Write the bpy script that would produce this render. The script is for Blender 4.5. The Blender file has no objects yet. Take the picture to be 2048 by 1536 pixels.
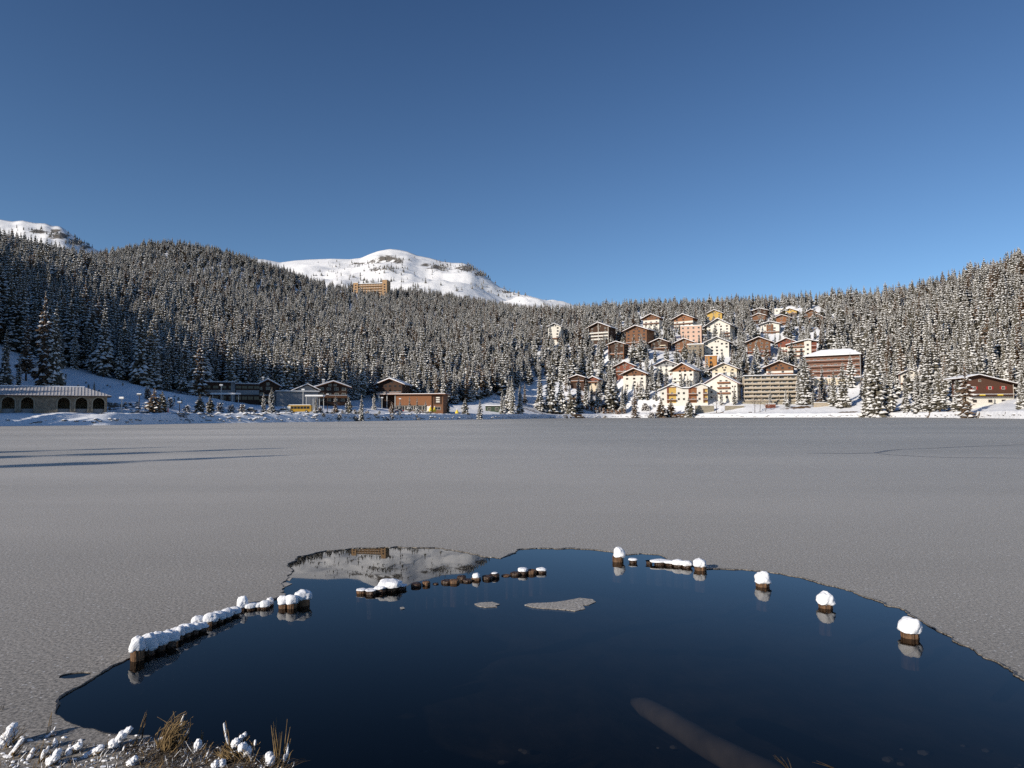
import bpy, bmesh, math, random
import numpy as np
from mathutils import Vector, Matrix, noise, geometry

random.seed(11)
rng = np.random.default_rng(11)
SC = bpy.context.scene
COL = SC.collection

# ------------------------------------------------------------------ camera
W, H, F = 2048.0, 1536.0, 1334.0
EYE = 1.6
PITCH = math.atan((832 - 768) / F)
ROLL = math.radians(-0.25)
RC = np.array((Matrix.Rotation(math.pi / 2 + PITCH, 3, 'X') @ Matrix.Rotation(ROLL, 3, 'Z')))
CAM = np.array([0.0, 0.0, EYE])
cam_data = bpy.data.cameras.new('camera')
cam_data.sensor_width = 36.0
cam_data.lens = F / W * 36.0
cam_data.clip_start = 0.1
cam_data.clip_end = 9000.0
cam = bpy.data.objects.new('camera', cam_data)
cam.matrix_world = Matrix.Translation(Vector(CAM)) @ Matrix(RC.tolist()).to_4x4()
COL.objects.link(cam)
SC.camera = cam

# ------------------------------------------------------------------ world, sun, exposure
SUN_EL = math.radians(21.0)
SUN_H = Vector((-0.775, -0.632)).normalized()          # where the sun stands, seen from above
world = bpy.data.worlds.new('World')
SC.world = world
world.use_nodes = True
wn = world.node_tree.nodes
sky = wn.new('ShaderNodeTexSky')
sky.sky_type = 'NISHITA'
sky.sun_disc = False
sky.sun_elevation = SUN_EL
sky.sun_rotation = math.atan2(SUN_H.x, SUN_H.y) % (2 * math.pi)
sky.altitude = 1800
sky.air_density = 1.0
sky.dust_density = 0.8
sky.ozone_density = 6.5
wl = world.node_tree.links.new
w_tc = wn.new('ShaderNodeTexCoord'); w_sp = wn.new('ShaderNodeSeparateXYZ'); wl(w_tc.outputs['Generated'], w_sp.inputs[0])
w_mr = wn.new('ShaderNodeMapRange'); w_mr.inputs[1].default_value = 0.12; w_mr.inputs[2].default_value = 0.55
wl(w_sp.outputs[2], w_mr.inputs[0])
w_mx = wn.new('ShaderNodeMix'); w_mx.data_type = 'RGBA'
w_mx.inputs['A'].default_value = (1.50, 1.32, 1.12, 1); w_mx.inputs['B'].default_value = (0.95, 0.94, 0.91, 1)
wl(w_mr.outputs[0], w_mx.inputs['Factor'])
w_ml = wn.new('ShaderNodeMix'); w_ml.data_type = 'RGBA'; w_ml.blend_type = 'MULTIPLY'; w_ml.inputs['Factor'].default_value = 1.0
wl(sky.outputs[0], w_ml.inputs['A']); wl(w_mx.outputs['Result'], w_ml.inputs['B'])
wl(w_ml.outputs['Result'], wn['Background'].inputs[0])
wn['Background'].inputs[1].default_value = 0.105
sun_data = bpy.data.lights.new('sun', 'SUN')
sun_data.energy = 5.0
sun_data.angle = math.radians(0.5)
sun_data.color = (1.0, 0.91, 0.79)
sun = bpy.data.objects.new('sun', sun_data)
sd = Vector((SUN_H.x * math.cos(SUN_EL), SUN_H.y * math.cos(SUN_EL), math.sin(SUN_EL)))
sun.rotation_euler = sd.to_track_quat('Z', 'Y').to_euler()
sun.location = sd * 50
COL.objects.link(sun)
SC.view_settings.view_transform = 'Standard'
SC.view_settings.look = 'None'
SC.view_settings.gamma = 1.0
SC.view_settings.exposure = 0.0
SC.view_settings.use_curve_mapping = False
SC.render.filter_size = 1.05
SC.cycles.use_denoising = False
SC.cycles.max_bounces = 6
SC.cycles.diffuse_bounces = 2
SC.cycles.glossy_bounces = 3
SC.cycles.transparent_max_bounces = 8
SC.cycles.caustics_reflective = False
SC.cycles.caustics_refractive = False

# ------------------------------------------------------------------ projecting helpers
def ray(px, py):
    l = np.array([(px - W / 2) / F, -(py - H / 2) / F, -1.0])
    return RC @ l

def at(px, py, Y):
    r = ray(px, py)
    return Vector(CAM + r * (Y / r[1]))

def on_plane(px, py, z=0.0):
    r = ray(px, py)
    t = (z - EYE) / r[2]
    return Vector(CAM + r * t)

def project(P):
    P = np.atleast_2d(np.asarray(P, float)) - CAM
    l = P @ RC
    d = np.where(-l[:, 2] > 1e-3, -l[:, 2], 1e-3)
    return W / 2 + F * l[:, 0] / d, H / 2 - F * l[:, 1] / d

def inside(poly, px, py):
    px = np.asarray(px, float); py = np.asarray(py, float)
    r = np.zeros(px.shape, bool)
    n = len(poly)
    for i in range(n):
        x0, y0 = poly[i]; x1, y1 = poly[(i + 1) % n]
        if y0 == y1:
            continue
        c = ((y0 > py) != (y1 > py)) & (px < (x1 - x0) * (py - y0) / (y1 - y0) + x0)
        r ^= c
    return r

def sstep(a, b, x):
    t = np.clip((x - a) / (b - a), 0, 1)
    return t * t * (3 - 2 * t)

# ------------------------------------------------------------------ materials
def mat(name, color, rough=0.7, var=0.0, scale=8.0, bump=0.0, bscale=None, spec=0.3, stretch=None, objvar=0.0, metal=0.0):
    m = bpy.data.materials.new(name)
    m.use_nodes = True
    nt = m.node_tree
    b = nt.nodes['Principled BSDF']
    b.inputs['Roughness'].default_value = rough
    b.inputs['Specular IOR Level'].default_value = spec
    b.inputs['Metallic'].default_value = metal
    b.inputs['Base Color'].default_value = (*color, 1)
    L = nt.links.new
    if var or bump:
        tc = nt.nodes.new('ShaderNodeTexCoord')
        mp = nt.nodes.new('ShaderNodeMapping')
        if stretch:
            mp.inputs['Scale'].default_value = stretch
        L(tc.outputs['Object'], mp.inputs['Vector'])
        nz = nt.nodes.new('ShaderNodeTexNoise')
        nz.inputs['Scale'].default_value = scale
        nz.inputs['Detail'].default_value = 4
        L(mp.outputs[0], nz.inputs['Vector'])
    col = None
    if var:
        r = nt.nodes.new('ShaderNodeMapRange')
        r.inputs[1].default_value = 0.3; r.inputs[2].default_value = 0.7
        r.inputs[3].default_value = 1 - var; r.inputs[4].default_value = 1 + var
        L(nz.outputs['Fac'], r.inputs[0])
        mx = nt.nodes.new('ShaderNodeVectorMath'); mx.operation = 'SCALE'
        mx.inputs[0].default_value = color
        L(r.outputs[0], mx.inputs['Scale'])
        col = mx.outputs[0]
    if objvar:
        oi = nt.nodes.new('ShaderNodeObjectInfo')
        r2 = nt.nodes.new('ShaderNodeMapRange')
        r2.inputs[3].default_value = 1 - objvar; r2.inputs[4].default_value = 1 + objvar
        L(oi.outputs['Random'], r2.inputs[0])
        m2 = nt.nodes.new('ShaderNodeVectorMath'); m2.operation = 'SCALE'
        if col: L(col, m2.inputs[0])
        else: m2.inputs[0].default_value = color
        L(r2.outputs[0], m2.inputs['Scale'])
        col = m2.outputs[0]
    if col:
        L(col, b.inputs['Base Color'])
    if bump:
        nb = nz
        if bscale:
            nb = nt.nodes.new('ShaderNodeTexNoise')
            nb.inputs['Scale'].default_value = bscale; nb.inputs['Detail'].default_value = 5
            L(mp.outputs[0], nb.inputs['Vector'])
        bp = nt.nodes.new('ShaderNodeBump')
        bp.inputs['Strength'].default_value = bump
        bp.inputs['Distance'].default_value = 0.05
        L(nb.outputs['Fac'], bp.inputs['Height'])
        L(bp.outputs[0], b.inputs['Normal'])
    return m

M = {}
M['snow'] = mat('snow', (0.86, 0.87, 0.89), 0.65, 0.03, 3, 0.25, 14, spec=0.2)
M['cap_snow'] = mat('cap_snow', (0.88, 0.89, 0.91), 0.6, 0.02, 20, 0.5, 60, spec=0.25)
M['cap_snow'].node_tree.nodes['Bump'].inputs['Distance'].default_value = 0.012
M['tree_snow'] = mat('tree_snow', (0.74, 0.73, 0.71), 0.8, objvar=0.12)
M['needle'] = mat('needle', (0.122, 0.110, 0.084), 0.85, 0.3, 6, objvar=0.4, spec=0.1)
M['brown_needle'] = mat('brown_needle', (0.14, 0.095, 0.062), 0.85, 0.3, 6, objvar=0.3, spec=0.1)
M['bark'] = mat('bark', (0.07, 0.045, 0.03), 0.9, 0.3, 10)
M['twig'] = mat('twig', (0.085, 0.055, 0.038), 0.9, 0.2, 10)
M['white'] = mat('white_render', (0.70, 0.665, 0.59), 0.85, 0.05, 1.2)
M['cream'] = mat('cream_render', (0.66, 0.57, 0.42), 0.85, 0.06, 1.2)
M['pink'] = mat('pink_render', (0.62, 0.42, 0.32), 0.85, 0.06, 1.2)
M['grey'] = mat('grey_render', (0.28, 0.28, 0.28), 0.8, 0.08, 1.2)
M['paleblue'] = mat('pale_grey_panel', (0.20, 0.21, 0.225), 0.6, 0.06, 0.8)
M['maroon'] = mat('maroon_wood', (0.10, 0.048, 0.032), 0.7, 0.3, 2.0, stretch=(1, 1, 8))
M['hotelwood'] = mat('weathered_orange', (0.40, 0.25, 0.13), 0.7, 0.2, 1.0)
M['stone'] = mat('stone_wall', (0.25, 0.205, 0.15), 0.9, 0.3, 1.6, 0.4, 5)
M['drystone'] = mat('dry_stone', (0.30, 0.265, 0.20), 0.9, 0.25, 1.2, 0.4, 4)
M['brown'] = mat('brown_wood', (0.17, 0.078, 0.038), 0.7, 0.3, 2.0, stretch=(1, 1, 8))
M['dark'] = mat('dark_wood', (0.06, 0.03, 0.018), 0.75, 0.3, 2.0, stretch=(1, 1, 8))
M['red'] = mat('reddish_wood', (0.19, 0.06, 0.035), 0.7, 0.3, 2.0, stretch=(1, 1, 8))
M['orange'] = mat('orange_wood', (0.25, 0.105, 0.045), 0.65, 0.22, 2.0, stretch=(1, 1, 8))
M['ochre'] = mat('ochre_board', (0.42, 0.20, 0.06), 0.7, 0.15, 1.0)
M['gold'] = mat('ochre_render', (0.55, 0.36, 0.10), 0.8, 0.1, 1.0)
M['beige'] = mat('beige_concrete', (0.44, 0.37, 0.28), 0.85, 0.12, 1.0)
M['terracotta'] = mat('terracotta_panel', (0.175, 0.09, 0.062), 0.75, 0.15, 1.0)
M['frame'] = mat('window_frame', (0.55, 0.5, 0.42), 0.6)
M['darkframe'] = mat('dark_frame', (0.10, 0.06, 0.04), 0.6)
M['glass'] = mat('window_glass', (0.025, 0.028, 0.032), 0.08, spec=0.5)
M['metal'] = mat('painted_steel', (0.55, 0.55, 0.53), 0.5, spec=0.4)
M['darkmetal'] = mat('dark_steel', (0.06, 0.06, 0.065), 0.5, spec=0.4)
M['roofmetal'] = mat('dark_roof', (0.08, 0.06, 0.05), 0.6)
M['tile'] = mat('frosted_tile', (0.52, 0.50, 0.50), 0.8, 0.12, 1.5)
M['yellow'] = mat('yellow_paint', (0.38, 0.22, 0.02), 0.35, 0.06, 1.0, spec=0.5)
M['lemon'] = mat('yellow_cloth', (0.75, 0.55, 0.06), 0.8)
M['redpaint'] = mat('red_paint', (0.36, 0.035, 0.035), 0.35, spec=0.5)
M['pinkpaint'] = mat('salmon_paint', (0.85, 0.32, 0.26), 0.5)
M['carblue'] = mat('blue_grey_paint', (0.16, 0.20, 0.26), 0.3, spec=0.5)
M['rubber'] = mat('tyre_rubber', (0.02, 0.02, 0.02), 0.9)
M['greenboard'] = mat('dark_green_board', (0.05, 0.075, 0.05), 0.8, 0.2, 2)
M['stake'] = mat('wet_stake', (0.16, 0.085, 0.04), 0.6, 0.75, 9, 0.8, 30, spec=0.45, stretch=(3, 3, 0.5))
M['stake'].node_tree.nodes['Bump'].inputs['Distance'].default_value = 0.02
M['wetwood'] = mat('wet_dark_stake', (0.05, 0.026, 0.013), 0.45, 0.4, 18, 0.5, 40, spec=0.5)
M['log'] = mat('sunken_wood', (0.21, 0.165, 0.13), 0.9, 0.35, 5, stretch=(1, 1, 1))
M['straw'] = mat('dry_grass', (0.20, 0.135, 0.06), 0.8, 0.55, 30)
M['darkstraw'] = mat('wet_grass', (0.045, 0.032, 0.02), 0.8, 0.35, 30)
M['rock'] = mat('rock', (0.16, 0.14, 0.12), 0.9, 0.35, 2, 0.4, 8)
M['brownbush'] = mat('rusty_hedge', (0.21, 0.10, 0.045), 0.9, 0.3, 3)

# ground: snow with thin places where last year's grass shows, and an attribute for the bare earth under trees
def ground_material():
    m = bpy.data.materials.new('snowy_ground'); m.use_nodes = True
    nt = m.node_tree; L = nt.links.new; b = nt.nodes['Principled BSDF']
    b.inputs['Roughness'].default_value = 0.75; b.inputs['Specular IOR Level'].default_value = 0.2
    tc = nt.nodes.new('ShaderNodeTexCoord')
    n1 = nt.nodes.new('ShaderNodeTexNoise'); n1.inputs['Scale'].default_value = 0.35; n1.inputs['Detail'].default_value = 7
    L(tc.outputs['Object'], n1.inputs['Vector'])
    at_ = nt.nodes.new('ShaderNodeAttribute'); at_.attribute_name = 'bare'
    add = nt.nodes.new('ShaderNodeMath'); add.operation = 'ADD'
    sc = nt.nodes.new('ShaderNodeMath'); sc.operation = 'MULTIPLY'; sc.inputs[1].default_value = 0.6
    L(at_.outputs['Fac'], sc.inputs[0])
    L(n1.outputs['Fac'], add.inputs[0]); L(sc.outputs[0], add.inputs[1])
    r = nt.nodes.new('ShaderNodeMapRange'); r.inputs[1].default_value = 0.70; r.inputs[2].default_value = 0.78
    L(add.outputs[0], r.inputs[0])
    mx = nt.nodes.new('ShaderNodeMix'); mx.data_type = 'RGBA'
    mx.inputs['A'].default_value = (0.84, 0.85, 0.87, 1)
    n2 = nt.nodes.new('ShaderNodeTexNoise'); n2.inputs['Scale'].default_value = 1.3
    L(tc.outputs['Object'], n2.inputs['Vector'])
    cr = nt.nodes.new('ShaderNodeMix'); cr.data_type = 'RGBA'
    cr.inputs['A'].default_value = (0.16, 0.085, 0.04, 1); cr.inputs['B'].default_value = (0.09, 0.065, 0.035, 1)
    L(n2.outputs['Fac'], cr.inputs['Factor'])
    L(cr.outputs['Result'], mx.inputs['B']); L(r.outputs[0], mx.inputs['Factor'])
    L(mx.outputs['Result'], b.inputs['Base Color'])
    bp = nt.nodes.new('ShaderNodeBump'); bp.inputs['Strength'].default_value = 0.6; bp.inputs['Distance'].default_value = 0.6
    L(n1.outputs['Fac'], bp.inputs['Height']); L(bp.outputs[0], b.inputs['Normal'])
    return m
M['ground'] = ground_material()

def mountain_material():
    m = bpy.data.materials.new('mountain_snow'); m.use_nodes = True
    nt = m.node_tree; L = nt.links.new; b = nt.nodes['Principled BSDF']
    b.inputs['Roughness'].default_value = 0.8; b.inputs['Specular IOR Level'].default_value = 0.1
    tc = nt.nodes.new('ShaderNodeTexCoord')
    n1 = nt.nodes.new('ShaderNodeTexNoise'); n1.inputs['Scale'].default_value = 0.035; n1.inputs['Detail'].default_value = 9
    n1.inputs['Roughness'].default_value = 0.7
    L(tc.outputs['Object'], n1.inputs['Vector'])
    a = nt.nodes.new('ShaderNodeAttribute'); a.attribute_name = 'bare'
    sc = nt.nodes.new('ShaderNodeMath'); sc.operation = 'MULTIPLY'; sc.inputs[1].default_value = 0.40
    L(a.outputs['Fac'], sc.inputs[0])
    add = nt.nodes.new('ShaderNodeMath'); add.operation = 'ADD'
    L(n1.outputs['Fac'], add.inputs[0]); L(sc.outputs[0], add.inputs[1])
    r = nt.nodes.new('ShaderNodeMapRange'); r.inputs[1].default_value = 0.715; r.inputs[2].default_value = 0.78
    L(add.outputs[0], r.inputs[0])
    mx = nt.nodes.new('ShaderNodeMix'); mx.data_type = 'RGBA'
    mx.inputs['A'].default_value = (0.86, 0.86, 0.86, 1); mx.inputs['B'].default_value = (0.15, 0.135, 0.12, 1)
    L(r.outputs[0], mx.inputs['Factor']); L(mx.outputs['Result'], b.inputs['Base Color'])
    bp = nt.nodes.new('ShaderNodeBump'); bp.inputs['Strength'].default_value = 0.35; bp.inputs['Distance'].default_value = 8.0
    L(n1.outputs['Fac'], bp.inputs['Height']); L(bp.outputs[0], b.inputs['Normal'])
    return m
M['mountain'] = mountain_material()

def ice_material():
    m = bpy.data.materials.new('frosted_ice'); m.use_nodes = True
    nt = m.node_tree; L = nt.links.new; b = nt.nodes['Principled BSDF']
    tc = nt.nodes.new('ShaderNodeTexCoord')
    # fine frost crystals
    n1 = nt.nodes.new('ShaderNodeTexNoise'); n1.inputs['Scale'].default_value = 46; n1.inputs['Detail'].default_value = 5
    n1.inputs['Roughness'].default_value = 0.75
    L(tc.outputs['Object'], n1.inputs['Vector'])
    # broad bands of thicker and thinner frost
    n2 = nt.nodes.new('ShaderNodeTexNoise'); n2.inputs['Scale'].default_value = 0.045; n2.inputs['Detail'].default_value = 6
    n2.inputs['Roughness'].default_value = 0.55
    L(tc.outputs['Object'], n2.inputs['Vector'])
    r1 = nt.nodes.new('ShaderNodeMapRange'); r1.inputs[1].default_value = 0.36; r1.inputs[2].default_value = 0.68
    r1.inputs[3].default_value = 0.0; r1.inputs[4].default_value = 1.0
    L(n1.outputs['Fac'], r1.inputs[0])
    r2 = nt.nodes.new('ShaderNodeMapRange'); r2.inputs[1].default_value = 0.3; r2.inputs[2].default_value = 0.7
    r2.inputs[3].default_value = 0.74; r2.inputs[4].default_value = 1.28
    L(n2.outputs['Fac'], r2.inputs[0])
    c = nt.nodes.new('ShaderNodeMix'); c.data_type = 'RGBA'
    c.inputs['A'].default_value = (0.022, 0.021, 0.021, 1); c.inputs['B'].default_value = (0.525, 0.478, 0.42, 1)
    L(r1.outputs[0], c.inputs['Factor'])
    v = nt.nodes.new('ShaderNodeVectorMath'); v.operation = 'SCALE'
    mp = nt.nodes.new('ShaderNodeMapping'); mp.inputs['Scale'].default_value = (0.010, 0.075, 1); mp.inputs['Rotation'].default_value = (0, 0, 0.12)
    L(tc.outputs['Object'], mp.inputs['Vector'])
    n3 = nt.nodes.new('ShaderNodeTexNoise'); n3.inputs['Scale'].default_value = 1.0; n3.inputs['Detail'].default_value = 8; n3.inputs['Roughness'].default_value = 0.6
    L(mp.outputs[0], n3.inputs['Vector'])
    r3 = nt.nodes.new('ShaderNodeMapRange'); r3.inputs[1].default_value = 0.32; r3.inputs[2].default_value = 0.68; r3.inputs[3].default_value = 0.74; r3.inputs[4].default_value = 1.24
    L(n3.outputs['Fac'], r3.inputs[0])
    # sunward brightening painted into the ice colour: lighter to the left, darker right
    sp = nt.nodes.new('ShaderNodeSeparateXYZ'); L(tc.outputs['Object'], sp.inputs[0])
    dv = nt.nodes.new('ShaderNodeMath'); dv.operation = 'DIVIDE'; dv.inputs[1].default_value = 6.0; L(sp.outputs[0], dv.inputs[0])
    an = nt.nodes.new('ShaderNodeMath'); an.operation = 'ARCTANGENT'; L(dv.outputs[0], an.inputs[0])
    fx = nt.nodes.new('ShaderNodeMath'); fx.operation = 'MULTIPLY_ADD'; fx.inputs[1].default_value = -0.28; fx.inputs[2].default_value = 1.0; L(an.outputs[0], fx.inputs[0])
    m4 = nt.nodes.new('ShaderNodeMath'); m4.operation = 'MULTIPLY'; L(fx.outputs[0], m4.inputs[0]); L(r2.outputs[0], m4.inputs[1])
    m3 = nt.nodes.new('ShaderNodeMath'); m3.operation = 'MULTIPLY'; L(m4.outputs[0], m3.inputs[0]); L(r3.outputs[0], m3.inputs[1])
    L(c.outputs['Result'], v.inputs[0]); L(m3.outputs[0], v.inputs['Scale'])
    vo = nt.nodes.new('ShaderNodeTexVoronoi'); vo.inputs['Scale'].default_value = 55
    L(tc.outputs['Object'], vo.inputs['Vector'])
    sx = nt.nodes.new('ShaderNodeSeparateColor'); L(vo.outputs['Color'], sx.inputs[0])
    g1 = nt.nodes.new('ShaderNodeMath'); g1.operation = 'GREATER_THAN'; g1.inputs[1].default_value = 0.975; L(sx.outputs[0], g1.inputs[0])
    g2 = nt.nodes.new('ShaderNodeMath'); g2.operation = 'LESS_THAN'; g2.inputs[1].default_value = 0.42; L(vo.outputs['Distance'], g2.inputs[0])
    g3 = nt.nodes.new('ShaderNodeMath'); g3.operation = 'MULTIPLY'; L(g1.outputs[0], g3.inputs[0]); L(g2.outputs[0], g3.inputs[1])
    g4 = nt.nodes.new('ShaderNodeMix'); g4.data_type = 'RGBA'; L(g3.outputs[0], g4.inputs['Factor']); L(v.outputs[0], g4.inputs['A']); g4.inputs['B'].default_value = (0.5, 0.5, 0.5, 1)
    L(g4.outputs['Result'], b.inputs['Base Color'])
    b.inputs['Roughness'].default_value = 0.55
    b.inputs['Specular IOR Level'].default_value = 0.15
    b.inputs['Sheen Weight'].default_value = 0.23
    b.inputs['Sheen Roughness'].default_value = 0.35
    bp = nt.nodes.new('ShaderNodeBump'); bp.inputs['Strength'].default_value = 0.25; bp.inputs['Distance'].default_value = 0.012
    L(n1.outputs['Fac'], bp.inputs['Height']); L(bp.outputs[0], b.inputs['Normal'])
    return m
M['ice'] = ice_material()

def water_material():
    m = bpy.data.materials.new('still_water'); m.use_nodes = True
    nt = m.node_tree; L = nt.links.new
    nt.nodes.remove(nt.nodes['Principled BSDF'])
    out = nt.nodes['Material Output']
    tc = nt.nodes.new('ShaderNodeTexCoord')
    nz = nt.nodes.new('ShaderNodeTexNoise'); nz.inputs['Scale'].default_value = 2.2; nz.inputs['Detail'].default_value = 2
    L(tc.outputs['Object'], nz.inputs['Vector'])
    bp = nt.nodes.new('ShaderNodeBump'); bp.inputs['Strength'].default_value = 0.03; bp.inputs['Distance'].default_value = 0.004
    L(nz.outputs['Fac'], bp.inputs['Height'])
    lw = nt.nodes.new('ShaderNodeLayerWeight'); lw.inputs['Blend'].default_value = 0.5
    pw = nt.nodes.new('ShaderNodeMath'); pw.operation = 'POWER'; pw.inputs[1].default_value = 5.6
    L(lw.outputs['Facing'], pw.inputs[0])
    fr = nt.nodes.new('ShaderNodeMath'); fr.operation = 'MULTIPLY_ADD'; fr.inputs[1].default_value = 0.98; fr.inputs[2].default_value = 0.015
    L(pw.outputs[0], fr.inputs[0])
    tr = nt.nodes.new('ShaderNodeBsdfTransparent'); tr.inputs['Color'].default_value = (0.28, 0.285, 0.29, 1)
    gl = nt.nodes.new('ShaderNodeBsdfGlossy'); gl.inputs['Roughness'].default_value = 0.015
    gl.inputs['Color'].default_value = (1, 1, 1, 1)
    L(bp.outputs[0], gl.inputs['Normal'])
    mx = nt.nodes.new('ShaderNodeMixShader')
    L(fr.outputs[0], mx.inputs[0]); L(tr.outputs[0], mx.inputs[1]); L(gl.outputs[0], mx.inputs[2])
    L(mx.outputs[0], out.inputs['Surface'])
    return m
M['water'] = water_material()
M['bed'] = mat('lake_bed', (0.028, 0.022, 0.017), 0.95, 0.95, 3.5, 0.5, 8)
M['thinice'] = mat('thin_wet_ice', (0.045, 0.045, 0.047), 0.22, 0.4, 25, 0.3, 60, spec=0.4)
M['seam'] = mat('refrozen_seam', (0.16, 0.16, 0.165), 0.5, 0.3, 6)

# ------------------------------------------------------------------ mesh builder
class MB:
    def __init__(self):
        self.v = []; self.f = []; self.m = []
    def add(self, vs, fs, mi=0):
        o = len(self.v)
        self.v.extend([tuple(x) for x in vs])
        for f in fs:
            self.f.append(tuple(i + o for i in f)); self.m.append(mi)
        return self
    def box(self, x0, x1, y0, y1, z0, z1, mi=0):
        vs = [(x0, y0, z0), (x1, y0, z0), (x1, y1, z0), (x0, y1, z0), (x0, y0, z1), (x1, y0, z1), (x1, y1, z1), (x0, y1, z1)]
        return self.add(vs, [(0, 3, 2, 1), (4, 5, 6, 7), (0, 1, 5, 4), (1, 2, 6, 5), (2, 3, 7, 6), (3, 0, 4, 7)], mi)
    def prism(self, poly, y0, y1, mi=0):
        n = len(poly)                                   # poly in (x, z), counter clockwise seen from -y
        vs = [(x, y0, z) for x, z in poly] + [(x, y1, z) for x, z in poly]
        fs = [tuple(range(n)), tuple(range(2 * n - 1, n - 1, -1))]
        for i in range(n):
            j = (i + 1) % n
            fs.append((j, i, i + n, j + n))
        return self.add(vs, fs, mi)
    def prism_x(self, poly, x0, x1, mi=0):
        n = len(poly)                                   # poly in (y, z)
        vs = [(x0, y, z) for y, z in poly] + [(x1, y, z) for y, z in poly]
        fs = [tuple(range(n - 1, -1, -1)), tuple(range(n, 2 * n))]
        for i in range(n):
            j = (i + 1) % n
            fs.append((i, j, j + n, i + n))
        return self.add(vs, fs, mi)
    def tube(self, pts, rads, n=6, mi=0, cap=True):
        pts = [Vector(p) for p in pts]
        rings = []
        vs = []; fs = []
        for i, p in enumerate(pts):
            t = (pts[min(i + 1, len(pts) - 1)] - pts[max(i - 1, 0)]).normalized()
            a = t.cross(Vector((0, 0, 1)))
            if a.length < 1e-3: a = t.cross(Vector((1, 0, 0)))
            a.normalize(); b = t.cross(a)
            for k in range(n):
                an = 2 * math.pi * k / n
                vs.append(p + (a * math.cos(an) + b * math.sin(an)) * rads[i])
        for i in range(len(pts) - 1):
            for k in range(n):
                k2 = (k + 1) % n
                fs.append((i * n + k, i * n + k2, (i + 1) * n + k2, (i + 1) * n + k))
        if cap:
            fs.append(tuple(range(n - 1, -1, -1))); fs.append(tuple(range((len(pts) - 1) * n, len(pts) * n)))
        return self.add(vs, fs, mi)
    def mesh(self, name, mats, smooth=False):
        me = bpy.data.meshes.new(name)
        me.from_pydata(self.v, [], self.f)
        for k in (mats if isinstance(mats, (list, tuple)) else [mats]):
            me.materials.append(k)
        if len(me.materials) > 1:
            me.polygons.foreach_set('material_index', np.array(self.m, dtype=np.int32))
        if smooth:
            me.polygons.foreach_set('use_smooth', np.ones(len(me.polygons), dtype=bool))
        me.validate()
        me.update()
        return me
    def obj(self, name, mats, parent=None, smooth=False):
        return link(name, self.mesh(name, mats, smooth), parent)

def link(name, me, parent=None):
    o = bpy.data.objects.new(name, me)
    COL.objects.link(o)
    if parent is not None:
        o.parent = parent
    return o

def thing(name, label, cat, loc=(0, 0, 0), rz=0.0, group=None):
    o = bpy.data.objects.new(name, None)
    o.empty_display_size = 0.2
    COL.objects.link(o)
    o.location = loc; o.rotation_euler = (0, 0, rz)
    o['label'] = label; o['category'] = cat
    if group: o['group'] = group
    return o

def tag(o, label, cat, group=None):
    o['label'] = label; o['category'] = cat
    if group: o['group'] = group
    return o

def setting(o, kind='structure'):
    o['kind'] = kind
    return o

def grid_mesh(name, V, nr, nc, mats, smooth=True, attr=None):
    me = bpy.data.meshes.new(name)
    idx = np.arange(nr * nc).reshape(nr, nc)
    q = np.stack([idx[:-1, :-1], idx[:-1, 1:], idx[1:, 1:], idx[1:, :-1]], -1).reshape(-1, 4)
    me.vertices.add(nr * nc); me.vertices.foreach_set('co', V.reshape(-1).astype(np.float32))
    me.loops.add(q.size); me.loops.foreach_set('vertex_index', q.reshape(-1).astype(np.int32))
    me.polygons.add(len(q)); me.polygons.foreach_set('loop_start', np.arange(0, q.size, 4, dtype=np.int32))
    me.polygons.foreach_set('use_smooth', np.full(len(q), smooth))
    me.materials.append(mats)
    if attr is not None:
        a = me.attributes.new('bare', 'FLOAT', 'POINT'); a.data.foreach_set('value', attr.reshape(-1).astype(np.float32))
    me.update(calc_edges=True); me.validate()
    return link(name, me)

def vnoise(x, y, s, oct=4, seed=0.0):
    out = np.empty(x.shape); xf = x.reshape(-1); yf = y.reshape(-1); o = out.reshape(-1)
    for i in range(len(xf)):
        o[i] = noise.fractal((xf[i] * s, yf[i] * s, seed), 1.0, 2.0, oct)
    return out

# ------------------------------------------------------------------ where the houses stand (pixel box in the photograph, then real distance)
def village_Y(py):
    return float(np.interp(py, [617, 632, 645, 655, 672, 683, 708, 735, 745, 760, 770, 802, 815],
                           [745, 705, 670, 645, 610, 595, 560, 530, 520, 505, 495, 470, 455]))

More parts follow.
